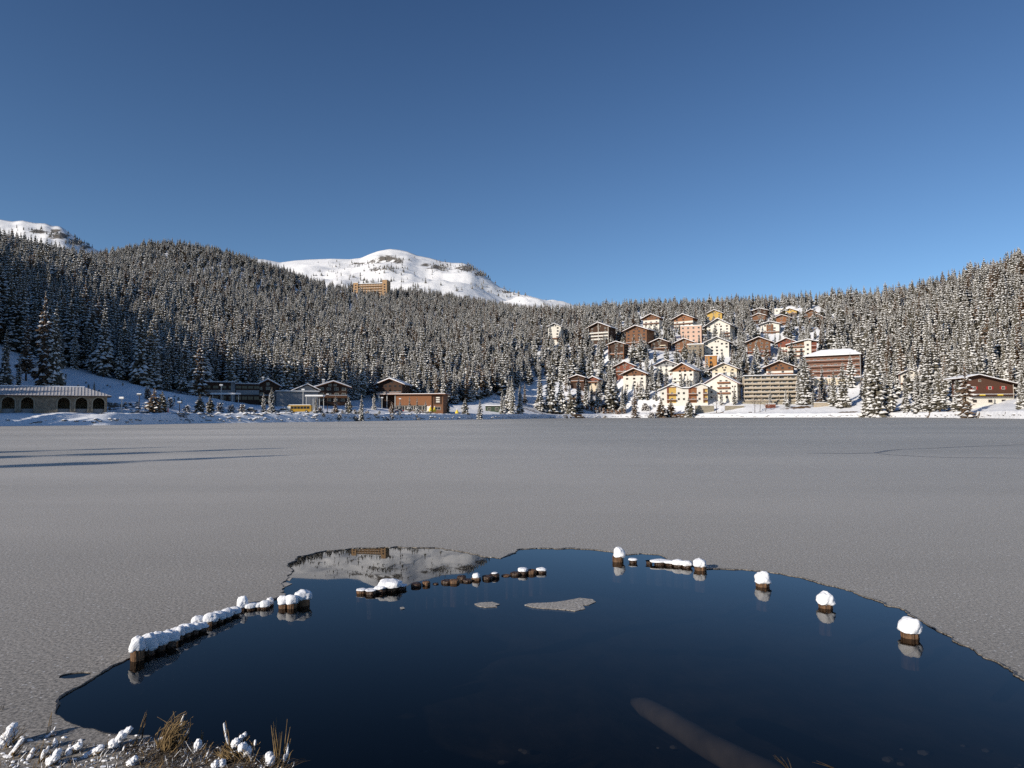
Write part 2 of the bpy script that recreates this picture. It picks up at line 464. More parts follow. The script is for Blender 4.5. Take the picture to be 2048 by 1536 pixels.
# left, right, ridge, eave, base px; lower wall, upper wall, share of the wall that is lower; label; options
CHALETS = [
 (1170, 1226, 644, 656, 686, 'dark', 'dark', 0.3, 'tall chalet with white balcony fronts stacked like a grid, leftmost in the upper village', 'white balcony grid chalet', dict(balc=[1, 2, 3], bc='white', posts='white', n=3)),
 (1092, 1126, 646, 654, 684, 'white', 'white', 0.6, 'white house almost hidden in spruces left of the village, one white corner showing', 'hidden white house', dict(n=2)),
 (1212, 1254, 682, 689, 716, 'dark', 'dark', 0.4, 'brown framed chalet with orange corner posts behind a snowy spruce', 'brown framed chalet', dict(posts='orange', balc=[1], bc='orange', n=3)),
 (1244, 1302, 650, 661, 700, 'white', 'brown', 0.2, 'large brown chalet with rows of wooden balconies above a snowy terrace', 'large brown balcony chalet', dict(balc=[1, 2], bc='brown', n=4)),
 (1281, 1324, 627, 637, 660, 'white', 'brown', 0.62, 'small chalet with orange brown gable over white walls, top left of the village', 'top left chalet', dict(balc=[2], bc='brown', n=3)),
 (1342, 1392, 627, 638, 660, 'white', 'orange', 0.55, 'orange brown chalet with white centre standing above the pink block', 'orange brown upper chalet', dict(balc=[1, 2], bc='brown', n=3)),
 (1407, 1467, 636, 653, 680, 'white', 'white', 0.8, 'big white chalet with a wide low gable and brown balconies at its right', 'big white chalet', dict(balc=[1, 2], bc='brown', bside='right', n=4)),
 (1409, 1448, 619, 628, 648, 'gold', 'gold', 0.4, 'ochre chalet peeping over the roof of the big white chalet', 'ochre chalet', dict(balc=[1], bc='brown', n=3)),
 (1500, 1538, 616, 622, 634, 'dark', 'dark', 0.4, 'dark wooden chalet just under the skyline with snow on its low roof', 'dark skyline chalet', dict(n=3)),
 (1502, 1534, 626, 632, 648, 'dark', 'brown', 0.4, 'dark brown chalet tucked directly below the skyline chalet', 'dark tucked chalet', dict(n=3, balc=[1], bc='dark')),
 (1297, 1341, 676, 685, 705, 'dark', 'dark', 0.4, 'nearly black wooden chalet with one pale awning in mid village', 'black wooden chalet', dict(n=3, awning=True)),
 (1346, 1392, 676, 686, 708, 'orange', 'brown', 0.45, 'brown and orange chalet half hidden by a spruce left of the white farmhouse', 'half hidden brown chalet', dict(n=3, balc=[1], bc='orange')),
 (1404, 1464, 673, 687, 711, 'white', 'white', 0.8, 'white farmhouse with dark roof edge and rows of small windows in mid village', 'white farmhouse', dict(n=5, roof='roofmetal')),
 (1490, 1546, 673, 685, 712, 'brown', 'brown', 0.4, 'brown chalet with broad roof screened by two dark spruces', 'broad brown chalet', dict(n=4, balc=[1], bc='red')),
 (1517, 1563, 642, 649, 671, 'white', 'white', 0.7, 'white chalet with one tall brown balcony bay in its middle', 'brown bay chalet', dict(n=2, bay='brown')),
 (1542, 1584, 629, 637, 652, 'brown', 'orange', 0.3, 'orange wooden chalet under snow above the brown bay chalet', 'orange skyline chalet', dict(n=3)),
 (1563, 1596, 616, 623, 634, 'brown', 'gold', 0.3, 'small ochre chalet at the very top of the village right of the white flat house', 'small ochre chalet', dict(n=2)),
 (1604, 1640, 618, 628, 644, 'brown', 'brown', 0.3, 'steep roofed brown chalet among spruces at the upper right of the village', 'upper right chalet', dict(n=2)),
 (1616, 1652, 627, 638, 655, 'dark', 'brown', 0.3, 'brown chalet half buried in spruces below the steep roofed one', 'buried brown chalet', dict(n=2)),
 (1688, 1724, 626, 631, 642, 'orange', 'orange', 0.3, 'orange house front showing between the spruces right of the village', 'orange house front', dict(n=2)),
 (1746, 1772, 616, 622, 634, 'red', 'red', 0.3, 'lone reddish hut high among the spruces on the right slope', 'lone reddish hut', dict(n=2)),
 (1552, 1595, 675, 685, 709, 'white', 'red', 0.45, 'chalet with reddish brown upper floor over a white ground floor', 'reddish chalet', dict(n=3, balc=[1], bc='red')),
 (1226, 1274, 722, 733, 752, 'red', 'red', 0.4, 'dark red chalet behind the white and brown one at the left of the village', 'dark red chalet', dict(n=3)),
 (1239, 1299, 736, 749, 775, 'white', 'brown', 0.62, 'white house with a deep brown gable and overhanging snowy roof', 'brown gabled white house', dict(n=3)),
 (1171, 1201, 752, 759, 772, 'cream', 'red', 0.5, 'little reddish brown house with cream base at the left edge of the village', 'little reddish house', dict(n=2)),
 (1137, 1173, 749, 755, 773, 'dark', 'dark', 0.5, 'dark wooden barn almost lost among the trees left of the village', 'dark barn', dict(n=1)),
 (1308, 1358, 719, 730, 752, 'white', 'grey', 0.6, 'white house with grey gable and a long upper window', 'grey gabled house', dict(n=3)),
 (1338, 1394, 725, 741, 770, 'white', 'orange', 0.62, 'chalet with bright orange brown gable above white balconies', 'bright gabled chalet', dict(n=4, balc=[1], bc='white')),
 (1418, 1480, 725, 739, 764, 'white', 'cream', 0.5, 'cream chalet with brown gable boards behind the white guesthouse', 'cream chalet', dict(n=3, balc=[1], bc='brown')),
 (1527, 1592, 721, 735, 756, 'white', 'brown', 0.42, 'wooden chalet with carved brown front over a white floor, above the balconied block', 'carved brown chalet', dict(n=4, balc=[1], bc='orange')),
 (1795, 1846, 737, 750, 778, 'white', 'white', 0.7, 'white gabled house with red trim between tall spruces at the right', 'white red trimmed house', dict(n=2, posts='red')),
]
CH_EXTRA_Y = {26: None}

HOUSE_BOXES = []          # (pl, pr, ptop, pbase, Y, short name) used to keep the random trees off the fronts
for c in CHALETS:
    Yc = village_Y(c[4])
    if c[0] > 1790: Yc = 420.0
    if 1680 < c[0] < 1730: Yc = 640.0
    if 1730 < c[0] < 1790: Yc = 620.0
    HOUSE_BOXES.append((c[0], c[1], c[2], c[4], Yc, c[9]))
OVERGROWN = ('hidden white house', 'dark barn', 'buried brown chalet', 'lone reddish hut', 'orange house front', 'upper right chalet')
OTHER_BOXES = [
 (-40, 228, 774, 822, 152, 'arcaded building'), (412, 515, 763, 808, 262, 'flat roofed hall'), (508, 563, 757, 807, 268, 'dark gabled house'),
 (556, 642, 766, 813, 258, 'pale panelled station'), (628, 702, 761, 806, 285, 'blue roofed house'),
 (750, 810, 756, 798, 368, 'painted wooden guesthouse'), (754, 888, 787, 822, 335, 'long wooden hall'),
 (706, 776, 560, 588, 930, 'orange hotel'), (1360, 1404, 650, 685, village_Y(683), 'pink block'), (1374, 1408, 687, 713, 552, 'cream stone house'),
 (1410, 1434, 710, 738, 528, 'ochre tower'), (1549, 1588, 616, 632, 712, 'white flat house'), (1575, 1634, 677, 718, 548, 'modern chalet'),
 (1318, 1418, 764, 806, 466, 'white guesthouse'), (1404, 1480, 746, 804, 468, 'tall white guesthouse'),
 (1486, 1596, 750, 808, 462, 'balconied block'), (1614, 1716, 696, 756, 500, 'big brown hotel'), (1632, 1732, 755, 786, 482, 'cream hotel base'),
 (1930, 2036, 746, 808, 285, 'red chalet'), (970, 1002, 810, 824, 385, 'green shed'),
]
ALL_BOXES = HOUSE_BOXES + OTHER_BOXES

# ------------------------------------------------------------------ shoreline and terrain
SHORE_PX = [(0, 852), (110, 851.2), (220, 850.3), (300, 848.7), (400, 846.6), (520, 845.2), (650, 843.6), (800, 841), (900, 839.7), (1000, 838.4),
            (1100, 836.8), (1220, 835.8), (1400, 835.2), (1550, 834.9), (1750, 834.4), (1900, 835.5), (2000, 836.8), (2048, 837.6)]
sh_az = []; sh_r = []
for px, py in SHORE_PX:
    p = on_plane(px, py)
    sh_az.append(math.degrees(math.atan2(p.x, p.y))); sh_r.append(math.hypot(p.x, p.y))
sh_az = [-135, -110, -90, -80, -70, -60, -50, -43] + sh_az + [43, 52, 60, 75, 90, 110, 135]
sh_r = [4, 11, 22, 30, 45, 72, 110, 145] + sh_r + [235, 195, 160, 105, 65, 25, 6]
_sa = np.arange(-140, 140.01, 0.25)
_sr = np.interp(_sa, sh_az, sh_r)
_k = np.exp(-np.linspace(-2.2, 2.2, 17) ** 2); _k /= _k.sum()
_sr = np.convolve(np.pad(_sr, 8, mode='edge'), _k, mode='valid')
def shore_r(az):
    return np.interp(az, _sa, _sr)

TERR = [
 (0,822,150),(0,800,168),(0,740,200),(0,690,230),(0,600,330),(0,538,430),(0,505,520),(0,520,660),
 (100,822,155),(100,800,172),(100,745,215),(100,665,290),(100,578,420),(100,519,560),(100,535,700),
 (200,822,160),(200,800,182),(200,752,225),(200,690,300),(200,614,430),(200,552,600),(200,524,800),
 (300,824,172),(300,796,195),(300,776,235),(300,722,310),(300,640,450),(300,570,620),(300,500,820),(300,515,960),
 (400,824,197),(400,803,225),(400,790,255),(400,742,340),(400,650,480),(400,580,650),(400,510,820),(400,528,1000),
 (500,823,217),(500,809,262),(500,796,300),(500,752,370),(500,668,500),(500,600,680),(500,536,830),(500,548,1000),
 (600,823,238),(600,812,268),(600,797,320),(600,752,400),(600,676,540),(600,618,720),(600,562,900),(600,568,1060),
 (700,824,262),(700,810,320),(700,785,380),(700,724,480),(700,655,640),(700,606,840),(700,584,1000),(700,588,1100),
 (800,825,310),(800,818,345),(800,785,410),(800,724,500),(800,664,650),(800,616,850),(800,590,1000),(800,590,1100),
 (900,828,335),(900,816,382),(900,784,440),(900,724,540),(900,664,690),(900,622,880),(900,602,1000),(900,600,1100),
 (1000,824,385),(1000,802,430),(1000,764,490),(1000,705,580),(1000,655,720),(1000,625,900),(1000,618,1020),
 (1100,824,452),(1100,802,480),(1100,754,530),(1100,694,620),(1100,646,740),(1100,630,850),(1100,634,1000),
 (1200,818,488),(1200,790,510),(1200,744,548),(1200,694,600),(1200,645,700),(1200,628,770),(1200,638,900),
 (1300,813,470),(1300,645,680),(1300,622,760),(1300,632,900),(1400,815,456),(1400,630,715),(1400,620,770),(1400,632,900),
 (1500,815,446),(1500,650,640),(1500,618,740),(1500,630,880),(1600,812,440),(1600,652,620),(1600,616,715),(1600,628,850),
 (1700,812,420),(1700,790,460),(1700,705,540),(1700,655,600),(1700,617,690),(1700,628,820),
 (1800,815,385),(1800,775,425),(1800,705,500),(1800,645,570),(1800,610,640),(1800,620,780),
 (1900,818,322),(1900,785,360),(1900,705,430),(1900,635,510),(1900,595,570),(1900,606,700),
 (2000,807,280),(2000,792,312),(2000,724,370),(2000,636,440),(2000,568,520),(2000,580,650),
 (2048,816,228),(2048,797,285),(2048,704,360),(2048,606,440),(2048,553,520),(2048,568,650)]
cp = [tuple(at(*t)) for t in TERR]
for b in ALL_BOXES:
    if b[4] < 900 and b[5] not in ('cream hotel base', 'painted wooden guesthouse'):
        p = at((b[0] + b[1]) / 2, b[3], b[4]); cp.append((p.x, p.y, p.z))
# beyond the frame the slopes go on; unseen left ridge raised to shade the shore
cp += [(-150,118,9),(-170,136,20),(-187,152,36),(-203,175,49),(-235,195,62),(-270,260,78),(-340,330,100),(-160,80,6),(-210,100,20),(-260,130,36),(-110,40,3.5),(-60,8,2.5),(-120,-20,4),
       (-300,80,32),(-420,240,110),(-520,420,150),(-220,-80,9),(-600,100,110),(-650,600,170),(-560,760,170),
       (215,215,9),(270,225,22),(330,260,52),(400,320,92),(470,420,118),(190,130,7),(260,120,18),(150,60,4),(420,180,60),(560,360,120),(150,-40,4),(620,640,110),(300,20,14),(-700,1000,190)]
for az in np.arange(-130, 131, 6.0):
    r = shore_r(az); a = math.radians(az)
    cp.append((r * math.sin(a), r * math.cos(a), 0.6))
cp = np.array(cp, float)
S_ = 100.0
def tps_fit(P, lam):
    X = P[:, :2] / S_; n = len(X)
    d2 = ((X[:, None] - X[None]) ** 2).sum(-1)
    K = 0.5 * d2 * np.log(d2 + 1e-12) + np.eye(n) * lam
    Q = np.hstack([np.ones((n, 1)), X])
    A = np.zeros((n + 3, n + 3)); A[:n, :n] = K; A[:n, n:] = Q; A[n:, :n] = Q.T
    return np.linalg.solve(A, np.concatenate([P[:, 2], np.zeros(3)]))
TP = tps_fit(cp, 0.02)
def tps(x, y):
    x = np.asarray(x, float); sh = x.shape
    X = np.stack([x.reshape(-1), np.asarray(y, float).reshape(-1)], 1) / S_
    out = np.empty(len(X)); C0 = cp[:, :2] / S_
    for i in range(0, len(X), 8000):
        q = X[i:i + 8000]
        d2 = ((q[:, None] - C0[None]) ** 2).sum(-1)
        out[i:i + 8000] = (0.5 * d2 * np.log(d2 + 1e-12)) @ TP[:-3] + TP[-3] + q @ TP[-2:]
    return out.reshape(sh)
def ground_z(x, y):
    x = np.asarray(x, float); y = np.asarray(y, float)
    az = np.degrees(np.arctan2(x, y)); dr = np.hypot(x, y) - shore_r(az)
    bank = np.where(dr > 0, 2.9 * sstep(-1.5, 4.2, dr) - 0.26, 0.5 * dr)
    b = sstep(4, 30, dr)
    t = np.maximum(tps(x, y), 0.4)
    return bank * (1 - b) + t * b

az = np.concatenate([np.arange(-134, -39, 1.5), np.arange(-39, 39.01, 0.2), np.arange(40, 135, 1.5)])
steps = [-4, -1.5, 0, 0.6, 1.2, 1.9, 2.7, 3.6, 4.6, 5.8, 7.2, 9, 11, 13.5, 16.5, 20, 24, 28, 33, 38]
while steps[-1] < 1050: steps.append(steps[-1] + max(5.0, steps[-1] * 0.055))
rr = np.array(steps)
A_, R_ = np.meshgrid(az, rr)
RS = shore_r(A_)
wob = vnoise(A_ * RS / 57.3, np.zeros_like(A_), 0.12, 3, 3.0) * 1.2
RAD = RS + R_ + np.where(R_ < 12, wob, 0) * np.clip(RS / 100, 0, 1)
TX = RAD * np.sin(np.radians(A_)); TY = RAD * np.cos(np.radians(A_))
TZ = ground_z(TX, TY)
nearland = (R_ > 0.3) & (R_ < 120)
rough = np.where(R_ > 0.3, vnoise(TX, TY, 0.22, 3, 9.0) * 0.32 * np.clip(R_ / 4, 0, 1), 0)
TZ = TZ + rough * np.clip(RS / 60, 0, 1) + np.where(R_ > 60, vnoise(TX, TY, 0.02, 3, 1.0) * 2.0, 0)
# bare earth under the big shore trees and along a few cuts in the bank (ellipses in metres)
bare = np.zeros_like(TX)
for px, py, Yb, ra, rb in [(1755, 826, 372, 11, 5), (1790, 825, 372, 8, 4), (1690, 820, 405, 6, 4), (1880, 824, 318, 7, 4), (1935, 828, 262, 4, 3), (1600, 812, 436, 9, 4),
                           (1375, 826, 448, 7, 4), (1340, 827, 450, 6, 3), (1060, 838, 430, 30, 2.5), (1140, 829, 440, 14, 5), (1030, 829, 395, 8, 4), (1190, 812, 480, 24, 5),
                           (310, 832, 170, 3, 2), (405, 834, 192, 4, 2.5), (535, 836, 210, 4, 3), (250, 813, 175, 16, 2.2), (1433, 828, 446, 5, 2)]:
    p = at(px, py, Yb)
    bare = np.maximum(bare, np.exp(-(((TX - p.x) / ra) ** 2 + ((TY - p.y) / rb) ** 2)))
terrain = setting(grid_mesh('snowy_ground', np.stack([TX, TY, TZ], -1), len(rr), len(az), M['ground'], True, bare))

# the mountains behind the forest
RIDGE = [(-700, 560), (-400, 505), (-250, 470), (-120, 446), (-40, 438), (0, 439), (25, 443), (45, 441), (70, 446), (92, 447), (105, 452), (118, 452), (128, 457), (150, 474), (175, 489), (195, 501), (240, 512), (330, 530), (440, 528),
         (500, 517.5), (530, 519), (560, 525), (590, 521), (620, 519), (660, 517.5), (700, 518.5), (722, 516), (740, 508), (757, 502), (780, 498), (798, 499.5), (815, 503), (835, 511),
         (860, 516), (885, 523), (905, 525.5), (927, 526), (945, 534), (965, 547), (985, 563), (1003, 577), (1022, 587), (1050, 593), (1080, 599), (1110, 604), (1140, 609), (1200, 620), (1400, 640)]
mpx = np.arange(-700, 1400, 5.0)
rpy = np.interp(mpx, [a for a, b in RIDGE], [b for a, b in RIDGE])
YR = np.interp(mpx, [-700, 190, 330, 500, 780, 1000, 1060, 1400], [1900, 1900, 2200, 2500, 2500, 2200, 1700, 1500])
tt = np.concatenate([np.linspace(0, 1, 62), [1.04, 1.1, 1.2, 1.35]])
PX, TT = np.meshgrid(mpx, tt)
YY = 980 + TT * (YR[None] - 980)
ext = np.minimum(TT, 1)
PYm = 640 + (rpy[None] - 640) * ext ** 0.62
MX = np.empty_like(PX); MZ = np.empty_like(PX)
for i in range(PX.shape[0]):
    for j in range(PX.shape[1]):
        r_ = ray(PX[i, j], PYm[i, j]); k = YY[i, j] / r_[1]
        MX[i, j] = r_[0] * k; MZ[i, j] = EYE + r_[2] * k
MZ = MZ + np.where(TT > 1, -(TT - 1) * 900, 0)
n1 = vnoise(MX, YY, 0.004, 5, 5.0)
n2 = vnoise(MX * 1.0 + YY * 0.5, YY, 0.014, 4, 8.0)
fade = np.sin(np.clip(ext, 0, 1) * math.pi) ** 0.7
MZ = MZ + (n1 * 34 + n2 * 5) * fade
mbare = np.zeros_like(MX)
mb_px, mb_py = project(np.stack([MX, YY, MZ], -1).reshape(-1, 3))
mb_px = mb_px.reshape(MX.shape); mb_py = mb_py.reshape(MX.shape)
for cx, cy, ra, rb in [(775, 517, 26, 9), (752, 522, 16, 6), (795, 522, 14, 8), (760, 540, 30, 5), (720, 527, 26, 3), (875, 536, 22, 8), (935, 537, 26, 8), (960, 548, 14, 6), (850, 530, 14, 4), (1015, 583, 20, 4),
                       (150, 485, 22, 8), (172, 494, 15, 5), (110, 462, 14, 6), (75, 463, 30, 5), (120, 472, 25, 8)]:
    mbare = np.maximum(mbare, np.exp(-(((mb_px - cx) / ra) ** 2 + ((mb_py - cy) / rb) ** 2)))
mountain = setting(grid_mesh('snowy_mountain', np.stack([MX, YY, MZ], -1), len(tt), len(mpx), M['mountain'], True, mbare))

# ------------------------------------------------------------------ ice, open water, lake bed
POOL_PX = [(135, 1446), (118, 1428), (121, 1396), (150, 1377), (200, 1350), (228, 1330), (258, 1318), (330, 1287), (398, 1257), (470, 1222), (510, 1206), (545, 1200), (568, 1190), (562, 1168), (585, 1147),
           (576, 1130), (600, 1114), (650, 1101), (700, 1097), (770, 1094), (870, 1095), (925, 1103), (965, 1112), (1000, 1116), (1022, 1109), (1045, 1098), (1075, 1096), (1150, 1097), (1190, 1099),
           (1222, 1103), (1245, 1110), (1285, 1106), (1320, 1109), (1336, 1116), (1322, 1122), (1380, 1131), (1412, 1138), (1440, 1137), (1520, 1141), (1600, 1154), (1700, 1181), (1790, 1213), (1845, 1243), (1880, 1264),
           (1960, 1305), (2048, 1358), (2200, 1430), (2500, 1560)]
pool = [on_plane(*p).to_2d() for p in POOL_PX]
pool += [Vector((4.2, 2.0)), Vector((3.0, 1.4)), Vector((0.5, 1.6)), Vector((-0.6, 2.2))]
for p in [(598, 1575), (583, 1540), (520, 1523), (430, 1500), (380, 1487), (330, 1478), (230, 1466), (165, 1458)]:
    pool.append(on_plane(*p).to_2d())
def roughen(poly, step, amp, freq):
    out = []
    n = len(poly)
    for i in range(n):
        a = poly[i]; b = poly[(i + 1) % n]
        d = (b - a).length; k = max(1, int(d / step)); nrm = Vector((-(b - a).y, (b - a).x)).normalized()
        for j in range(k):
            p = a.lerp(b, j / k)
            s = (noise.fractal((p.x * freq, p.y * freq, 0.3), 0.8, 2.0, 4))
            out.append(p + nrm * s * amp * min(1.0, d))
    return out
pool = roughen(pool, 0.02, 0.12, 6.0)
hole2 = []
c2 = on_plane(150, 1350).to_2d()
for k in range(40):
    a = 2 * math.pi * k / 40
    w = 1 + 0.12 * noise.noise((math.cos(a) * 2, math.sin(a) * 2, 4))
    hole2.append(c2 + Vector((0.085 * math.cos(a) * w + 0.02 * math.sin(a), 0.055 * math.sin(a) * w)))
outer = []
for a in np.arange(-132, 132.1, 0.6):
    r = float(shore_r(a)) + 3.0
    outer.append(Vector((r * math.sin(math.radians(a)), r * math.cos(math.radians(a)))))
def pt_in(poly, X, Y):
    return inside([(p.x, p.y) for p in poly], X, Y)
vs = []; es = []
for loop in (outer, pool, hole2):
    o = len(vs); n = len(loop)
    vs += [Vector((p[0], p[1])) for p in loop]
    es += [(o + i, o + (i + 1) % n) for i in range(n)]
# scattered interior points keep the sheet's triangles compact near the camera
for gy in np.arange(1.0, 16, 1.0):
    for gx in np.arange(-12, 12.1, 1.0):
        vs.append(Vector((gx + 0.13 * (gy % 2), gy)))
ov, oe, of, _, _, _ = geometry.delaunay_2d_cdt(vs, es, [], 0, 1e-5)
cx = np.array([sum(ov[i].x for i in f) / 3 for f in of]); cy = np.array([sum(ov[i].y for i in f) / 3 for f in of])
keep = pt_in(outer, cx, cy) & ~pt_in(pool, cx, cy) & ~pt_in(hole2, cx, cy)
ib = MB()
ib.add([(p.x, p.y, 0.0) for p in ov], [f for f, k in zip(of, keep) if k])
for loop in (pool, hole2):                                   # the broken edge of the sheet, a finger thick
    n = len(loop)
    ib.add([(p.x, p.y, 0.0) for p in loop] + [(p.x, p.y, -0.011) for p in loop], [(i, (i + 1) % n, n + (i + 1) % n, n + i) for i in range(n)])
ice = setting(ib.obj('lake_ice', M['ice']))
wb = MB(); wb.add([(-4, 0.6, -0.006), (6.5, 0.6, -0.006), (6.5, 12, -0.006), (-4, 12, -0.006)], [(0, 1, 2, 3)])
water = setting(wb.obj('open_water', M['water']))
bx = np.linspace(-7, 9, 110); by = np.linspace(-1, 14, 100)
BX, BY = np.meshgrid(bx, by)
BZ = -0.95 + 0.9 * sstep(4.6, 1.3, BY) + vnoise(BX, BY, 1.1, 4, 2.0) * 0.09
BZ = np.where(BX < -1.1, BZ + 0.35 * sstep(-1.1, -1.9, BX) * sstep(4.2, 3.0, BY), BZ)
bed = setting(grid_mesh('lake_bed', np.stack([BX, BY, BZ], -1), len(by), len(bx), M['bed']))
# the bank the photographer stands on, just under the frame
gx = np.linspace(-9, 9, 60); gy = np.linspace(-9, 2.0, 50)
GX, GY = np.meshgrid(gx, gy)
GZ = 0.35 * sstep(1.9, 0.2, GY) - 0.10 + vnoise(GX, GY, 0.9, 4, 6.0) * 0.05
near = setting(grid_mesh('near_bank', np.stack([GX, GY, GZ], -1), len(gy), len(gx), M['ground'], True, np.full(GX.shape, 0.4)))

# a rim of thin wet ice where the sheet meets the open water
def rim(poly, seed, wmax):
    n = len(poly); b = MB(); vs = []
    area = sum(poly[i].x * poly[(i + 1) % n].y - poly[(i + 1) % n].x * poly[i].y for i in range(n))
    sg = 1 if area > 0 else -1
    for i, p in enumerate(poly):
        t = (poly[(i + 2) % n] - poly[i - 2]).normalized(); nn = Vector((t.y, -t.x)) * sg
        w = 0.001 + wmax * max(0.0, 0.18 + 1.1 * noise.fractal((p.x * 2.1, p.y * 2.1, seed), 0.7, 2.0, 5)) * min(1.0, 0.25 + p.y * 0.06)
        vs += [(p.x - nn.x * 0.002, p.y - nn.y * 0.002, 0.002), (p.x + nn.x * w, p.y + nn.y * w, 0.002)]
    b.add(vs, [(2 * i, 2 * i + 1, 2 * ((i + 1) % n) + 1, 2 * ((i + 1) % n)) for i in range(n)])
    return setting(b.obj('thin_ice_rim', M['thinice']))
rim(pool, 3.0, 0.06)

# refrozen seams crossing the ice far to the right
def seam(pts, wid):
    b = MB(); vs = []; n = len(pts)
    P = [on_plane(*p) for p in pts]
    Q = []
    for i in range(n - 1):
        for k in range(8):
            Q.append(P[i].lerp(P[i + 1], k / 8))
    Q.append(P[-1])
    for i, p in enumerate(Q):
        t = (Q[min(i + 1, len(Q) - 1)] - Q[max(i - 1, 0)]).normalized(); nn = Vector((-t.y, t.x, 0))
        w = wid * (0.6 + 0.5 * noise.noise((p.x * 0.3, p.y * 0.3, 2))) * min(1, i / 4 + 0.1, (len(Q) - 1 - i) / 4 + 0.1)
        o = nn * 0.3 * noise.noise((p.x * 0.5, p.y * 0.5, 7))
        vs += [p + o + nn * w, p + o - nn * w]
    b.add([(v.x, v.y, 0.004) for v in vs], [(2 * i, 2 * i + 1, 2 * i + 3, 2 * i + 2) for i in range(len(Q) - 1)])
    return setting(b.obj('ice_seam', M['seam']))
seam([(1610, 906.5), (1690, 907), (1752, 906), (1775, 901), (1800, 898.5), (1880, 896), (1960, 892.5), (2060, 889)], 0.16)
seam([(1752, 906.5), (1775, 910), (1830, 913), (1920, 915.5), (2060, 916.5)], 0.12)

# ------------------------------------------------------------------ trees: prototypes of unit height
def crown_mesh(name, seed, levels=24, width=0.15, snow=0.8, needle='needle', droop=0.55, thin=1.0, z0=0.07, ragged=0.25, top_r=0.012, wmul=1.0, up=0.006):
    r = random.Random(seed)
    mb = MB()
    for li in range(levels):
        t = (li + r.uniform(-0.2, 0.2)) / (levels - 1)
        t = min(max(t, 0), 1)
        z = z0 + (0.975 - z0) * t
        R = width * (1 - t) ** 0.82 * (0.8 + 0.2 * math.sin(t * 9 + seed)) + top_r * 0.6
        if t < 0.1: R *= 0.75
        n = max(4, int(round((11 - 5 * t) * thin)))
        a0 = r.uniform(0, 6.28)
        for k in range(n):
            if r.random() < 0.06: continue
            a = a0 + 2 * math.pi * (k + r.uniform(-0.3, 0.3)) / n
            L = R * r.uniform(1 - ragged, 1 + ragged * 0.6)
            zz = z + r.uniform(-0.012, 0.012)
            ca, sa = math.cos(a), math.sin(a)
            dr = droop * L * r.uniform(0.6, 1.2) * (1 - 0.8 * t)
            w = (L * r.uniform(0.36, 0.52) + 0.006) * wmul
            def P(l, s, dz):
                return (ca * l - sa * s, sa * l + ca * s, zz + dz)
            A = P(0.0, 0, 0.01); T = P(L, 0, -dr); Mi = P(L * 0.55, 0, -dr * 0.3 + 0.004)
            Lf = P(L * 0.62, w * 0.55, -dr * 0.62 - 0.35 * w); Rt = P(L * 0.62, -w * 0.55, -dr * 0.62 - 0.35 * w)
            Hh = P(L * 0.8, 0, -dr * 1.0 - 0.028)            # hanging twigs
            mb.add([A, Mi, T, Lf, Rt, Hh], [(0, 1, 3), (1, 2, 3), (0, 4, 1), (1, 4, 2), (3, 5, 4)], 0)
            if r.random() < snow:
                q = r.uniform(0.15, 0.42); e = r.uniform(0.9, 1.06); sw = r.uniform(0.75, 1.05)
                A2 = P(L * q, 0, -dr * q * 0.6 + up); T2 = P(L * e, 0, -dr * e + up * 0.8); M2 = P(L * (q + e) * 0.5, 0, -dr * 0.4 + up * 2.0)
                L2 = P(L * 0.66, w * 0.55 * sw, -dr * 0.62 - 0.35 * w * sw + up * 0.9); R2 = P(L * 0.66, -w * 0.55 * sw, -dr * 0.62 - 0.35 * w * sw + up * 0.9)
                mb.add([A2, M2, T2, L2, R2], [(0, 1, 3), (1, 2, 3), (0, 4, 1), (1, 4, 2)], 1)
    mb.tube([(0, 0, 0.9), (0, 0, 1.0)], [0.007, 0.001], 4, 0)
    return mb.mesh(name, [M[needle], M['tree_snow']])

def trunk_mesh(name, r0):
    mb = MB(); mb.tube([(0, 0, -0.06), (0, 0, 0.3), (0, 0, 0.9)], [r0, r0 * 0.7, r0 * 0.2], 6)
    return mb.mesh(name, M['bark'])
TRUNK = trunk_mesh('trunk', 0.014)
CROWNS = [
 crown_mesh('spruce_crown', 1, 25, 0.155, 0.76), crown_mesh('spruce_crown', 2, 24, 0.175, 0.74), crown_mesh('spruce_crown', 3, 27, 0.135, 0.72, ragged=0.32),
 crown_mesh('spruce_crown', 4, 22, 0.195, 0.70, ragged=0.3), crown_mesh('spruce_crown', 5, 25, 0.160, 0.8, droop=0.7), crown_mesh('spruce_crown', 6, 24, 0.150, 0.66, z0=0.12),
 crown_mesh('larch_crown', 7, 22, 0.145, 0.62, 'brown_needle', 0.3, 0.9, 0.14, 0.4), crown_mesh('larch_crown', 8, 20, 0.165, 0.66, 'brown_needle', 0.35, 0.8, 0.1, 0.4)]
COARSE = dict(wmul=1.25, up=0.011, thin=0.85)
FAR_CROWNS = [
 crown_mesh('spruce_crown', 21, 17, 0.185, 0.68, **COARSE), crown_mesh('spruce_crown', 22, 16, 0.210, 0.66, **COARSE), crown_mesh('spruce_crown', 23, 19, 0.160, 0.64, ragged=0.35, **COARSE),
 crown_mesh('spruce_crown', 24, 16, 0.225, 0.60, ragged=0.35, **COARSE), crown_mesh('spruce_crown', 25, 17, 0.190, 0.72, droop=0.7, **COARSE), crown_mesh('spruce_crown', 26, 17, 0.170, 0.45, z0=0.12, **COARSE),
 crown_mesh('larch_crown', 27, 17, 0.170, 0.38, 'brown_needle', 0.3, ragged=0.4, **COARSE), crown_mesh('larch_crown', 28, 16, 0.190, 0.42, 'brown_needle', 0.35, ragged=0.4, **COARSE)]
FAT = crown_mesh('spruce_crown', 9, 20, 0.42, 0.42, thin=1.5, ragged=0.35, droop=0.5, z0=0.03, top_r=0.05)
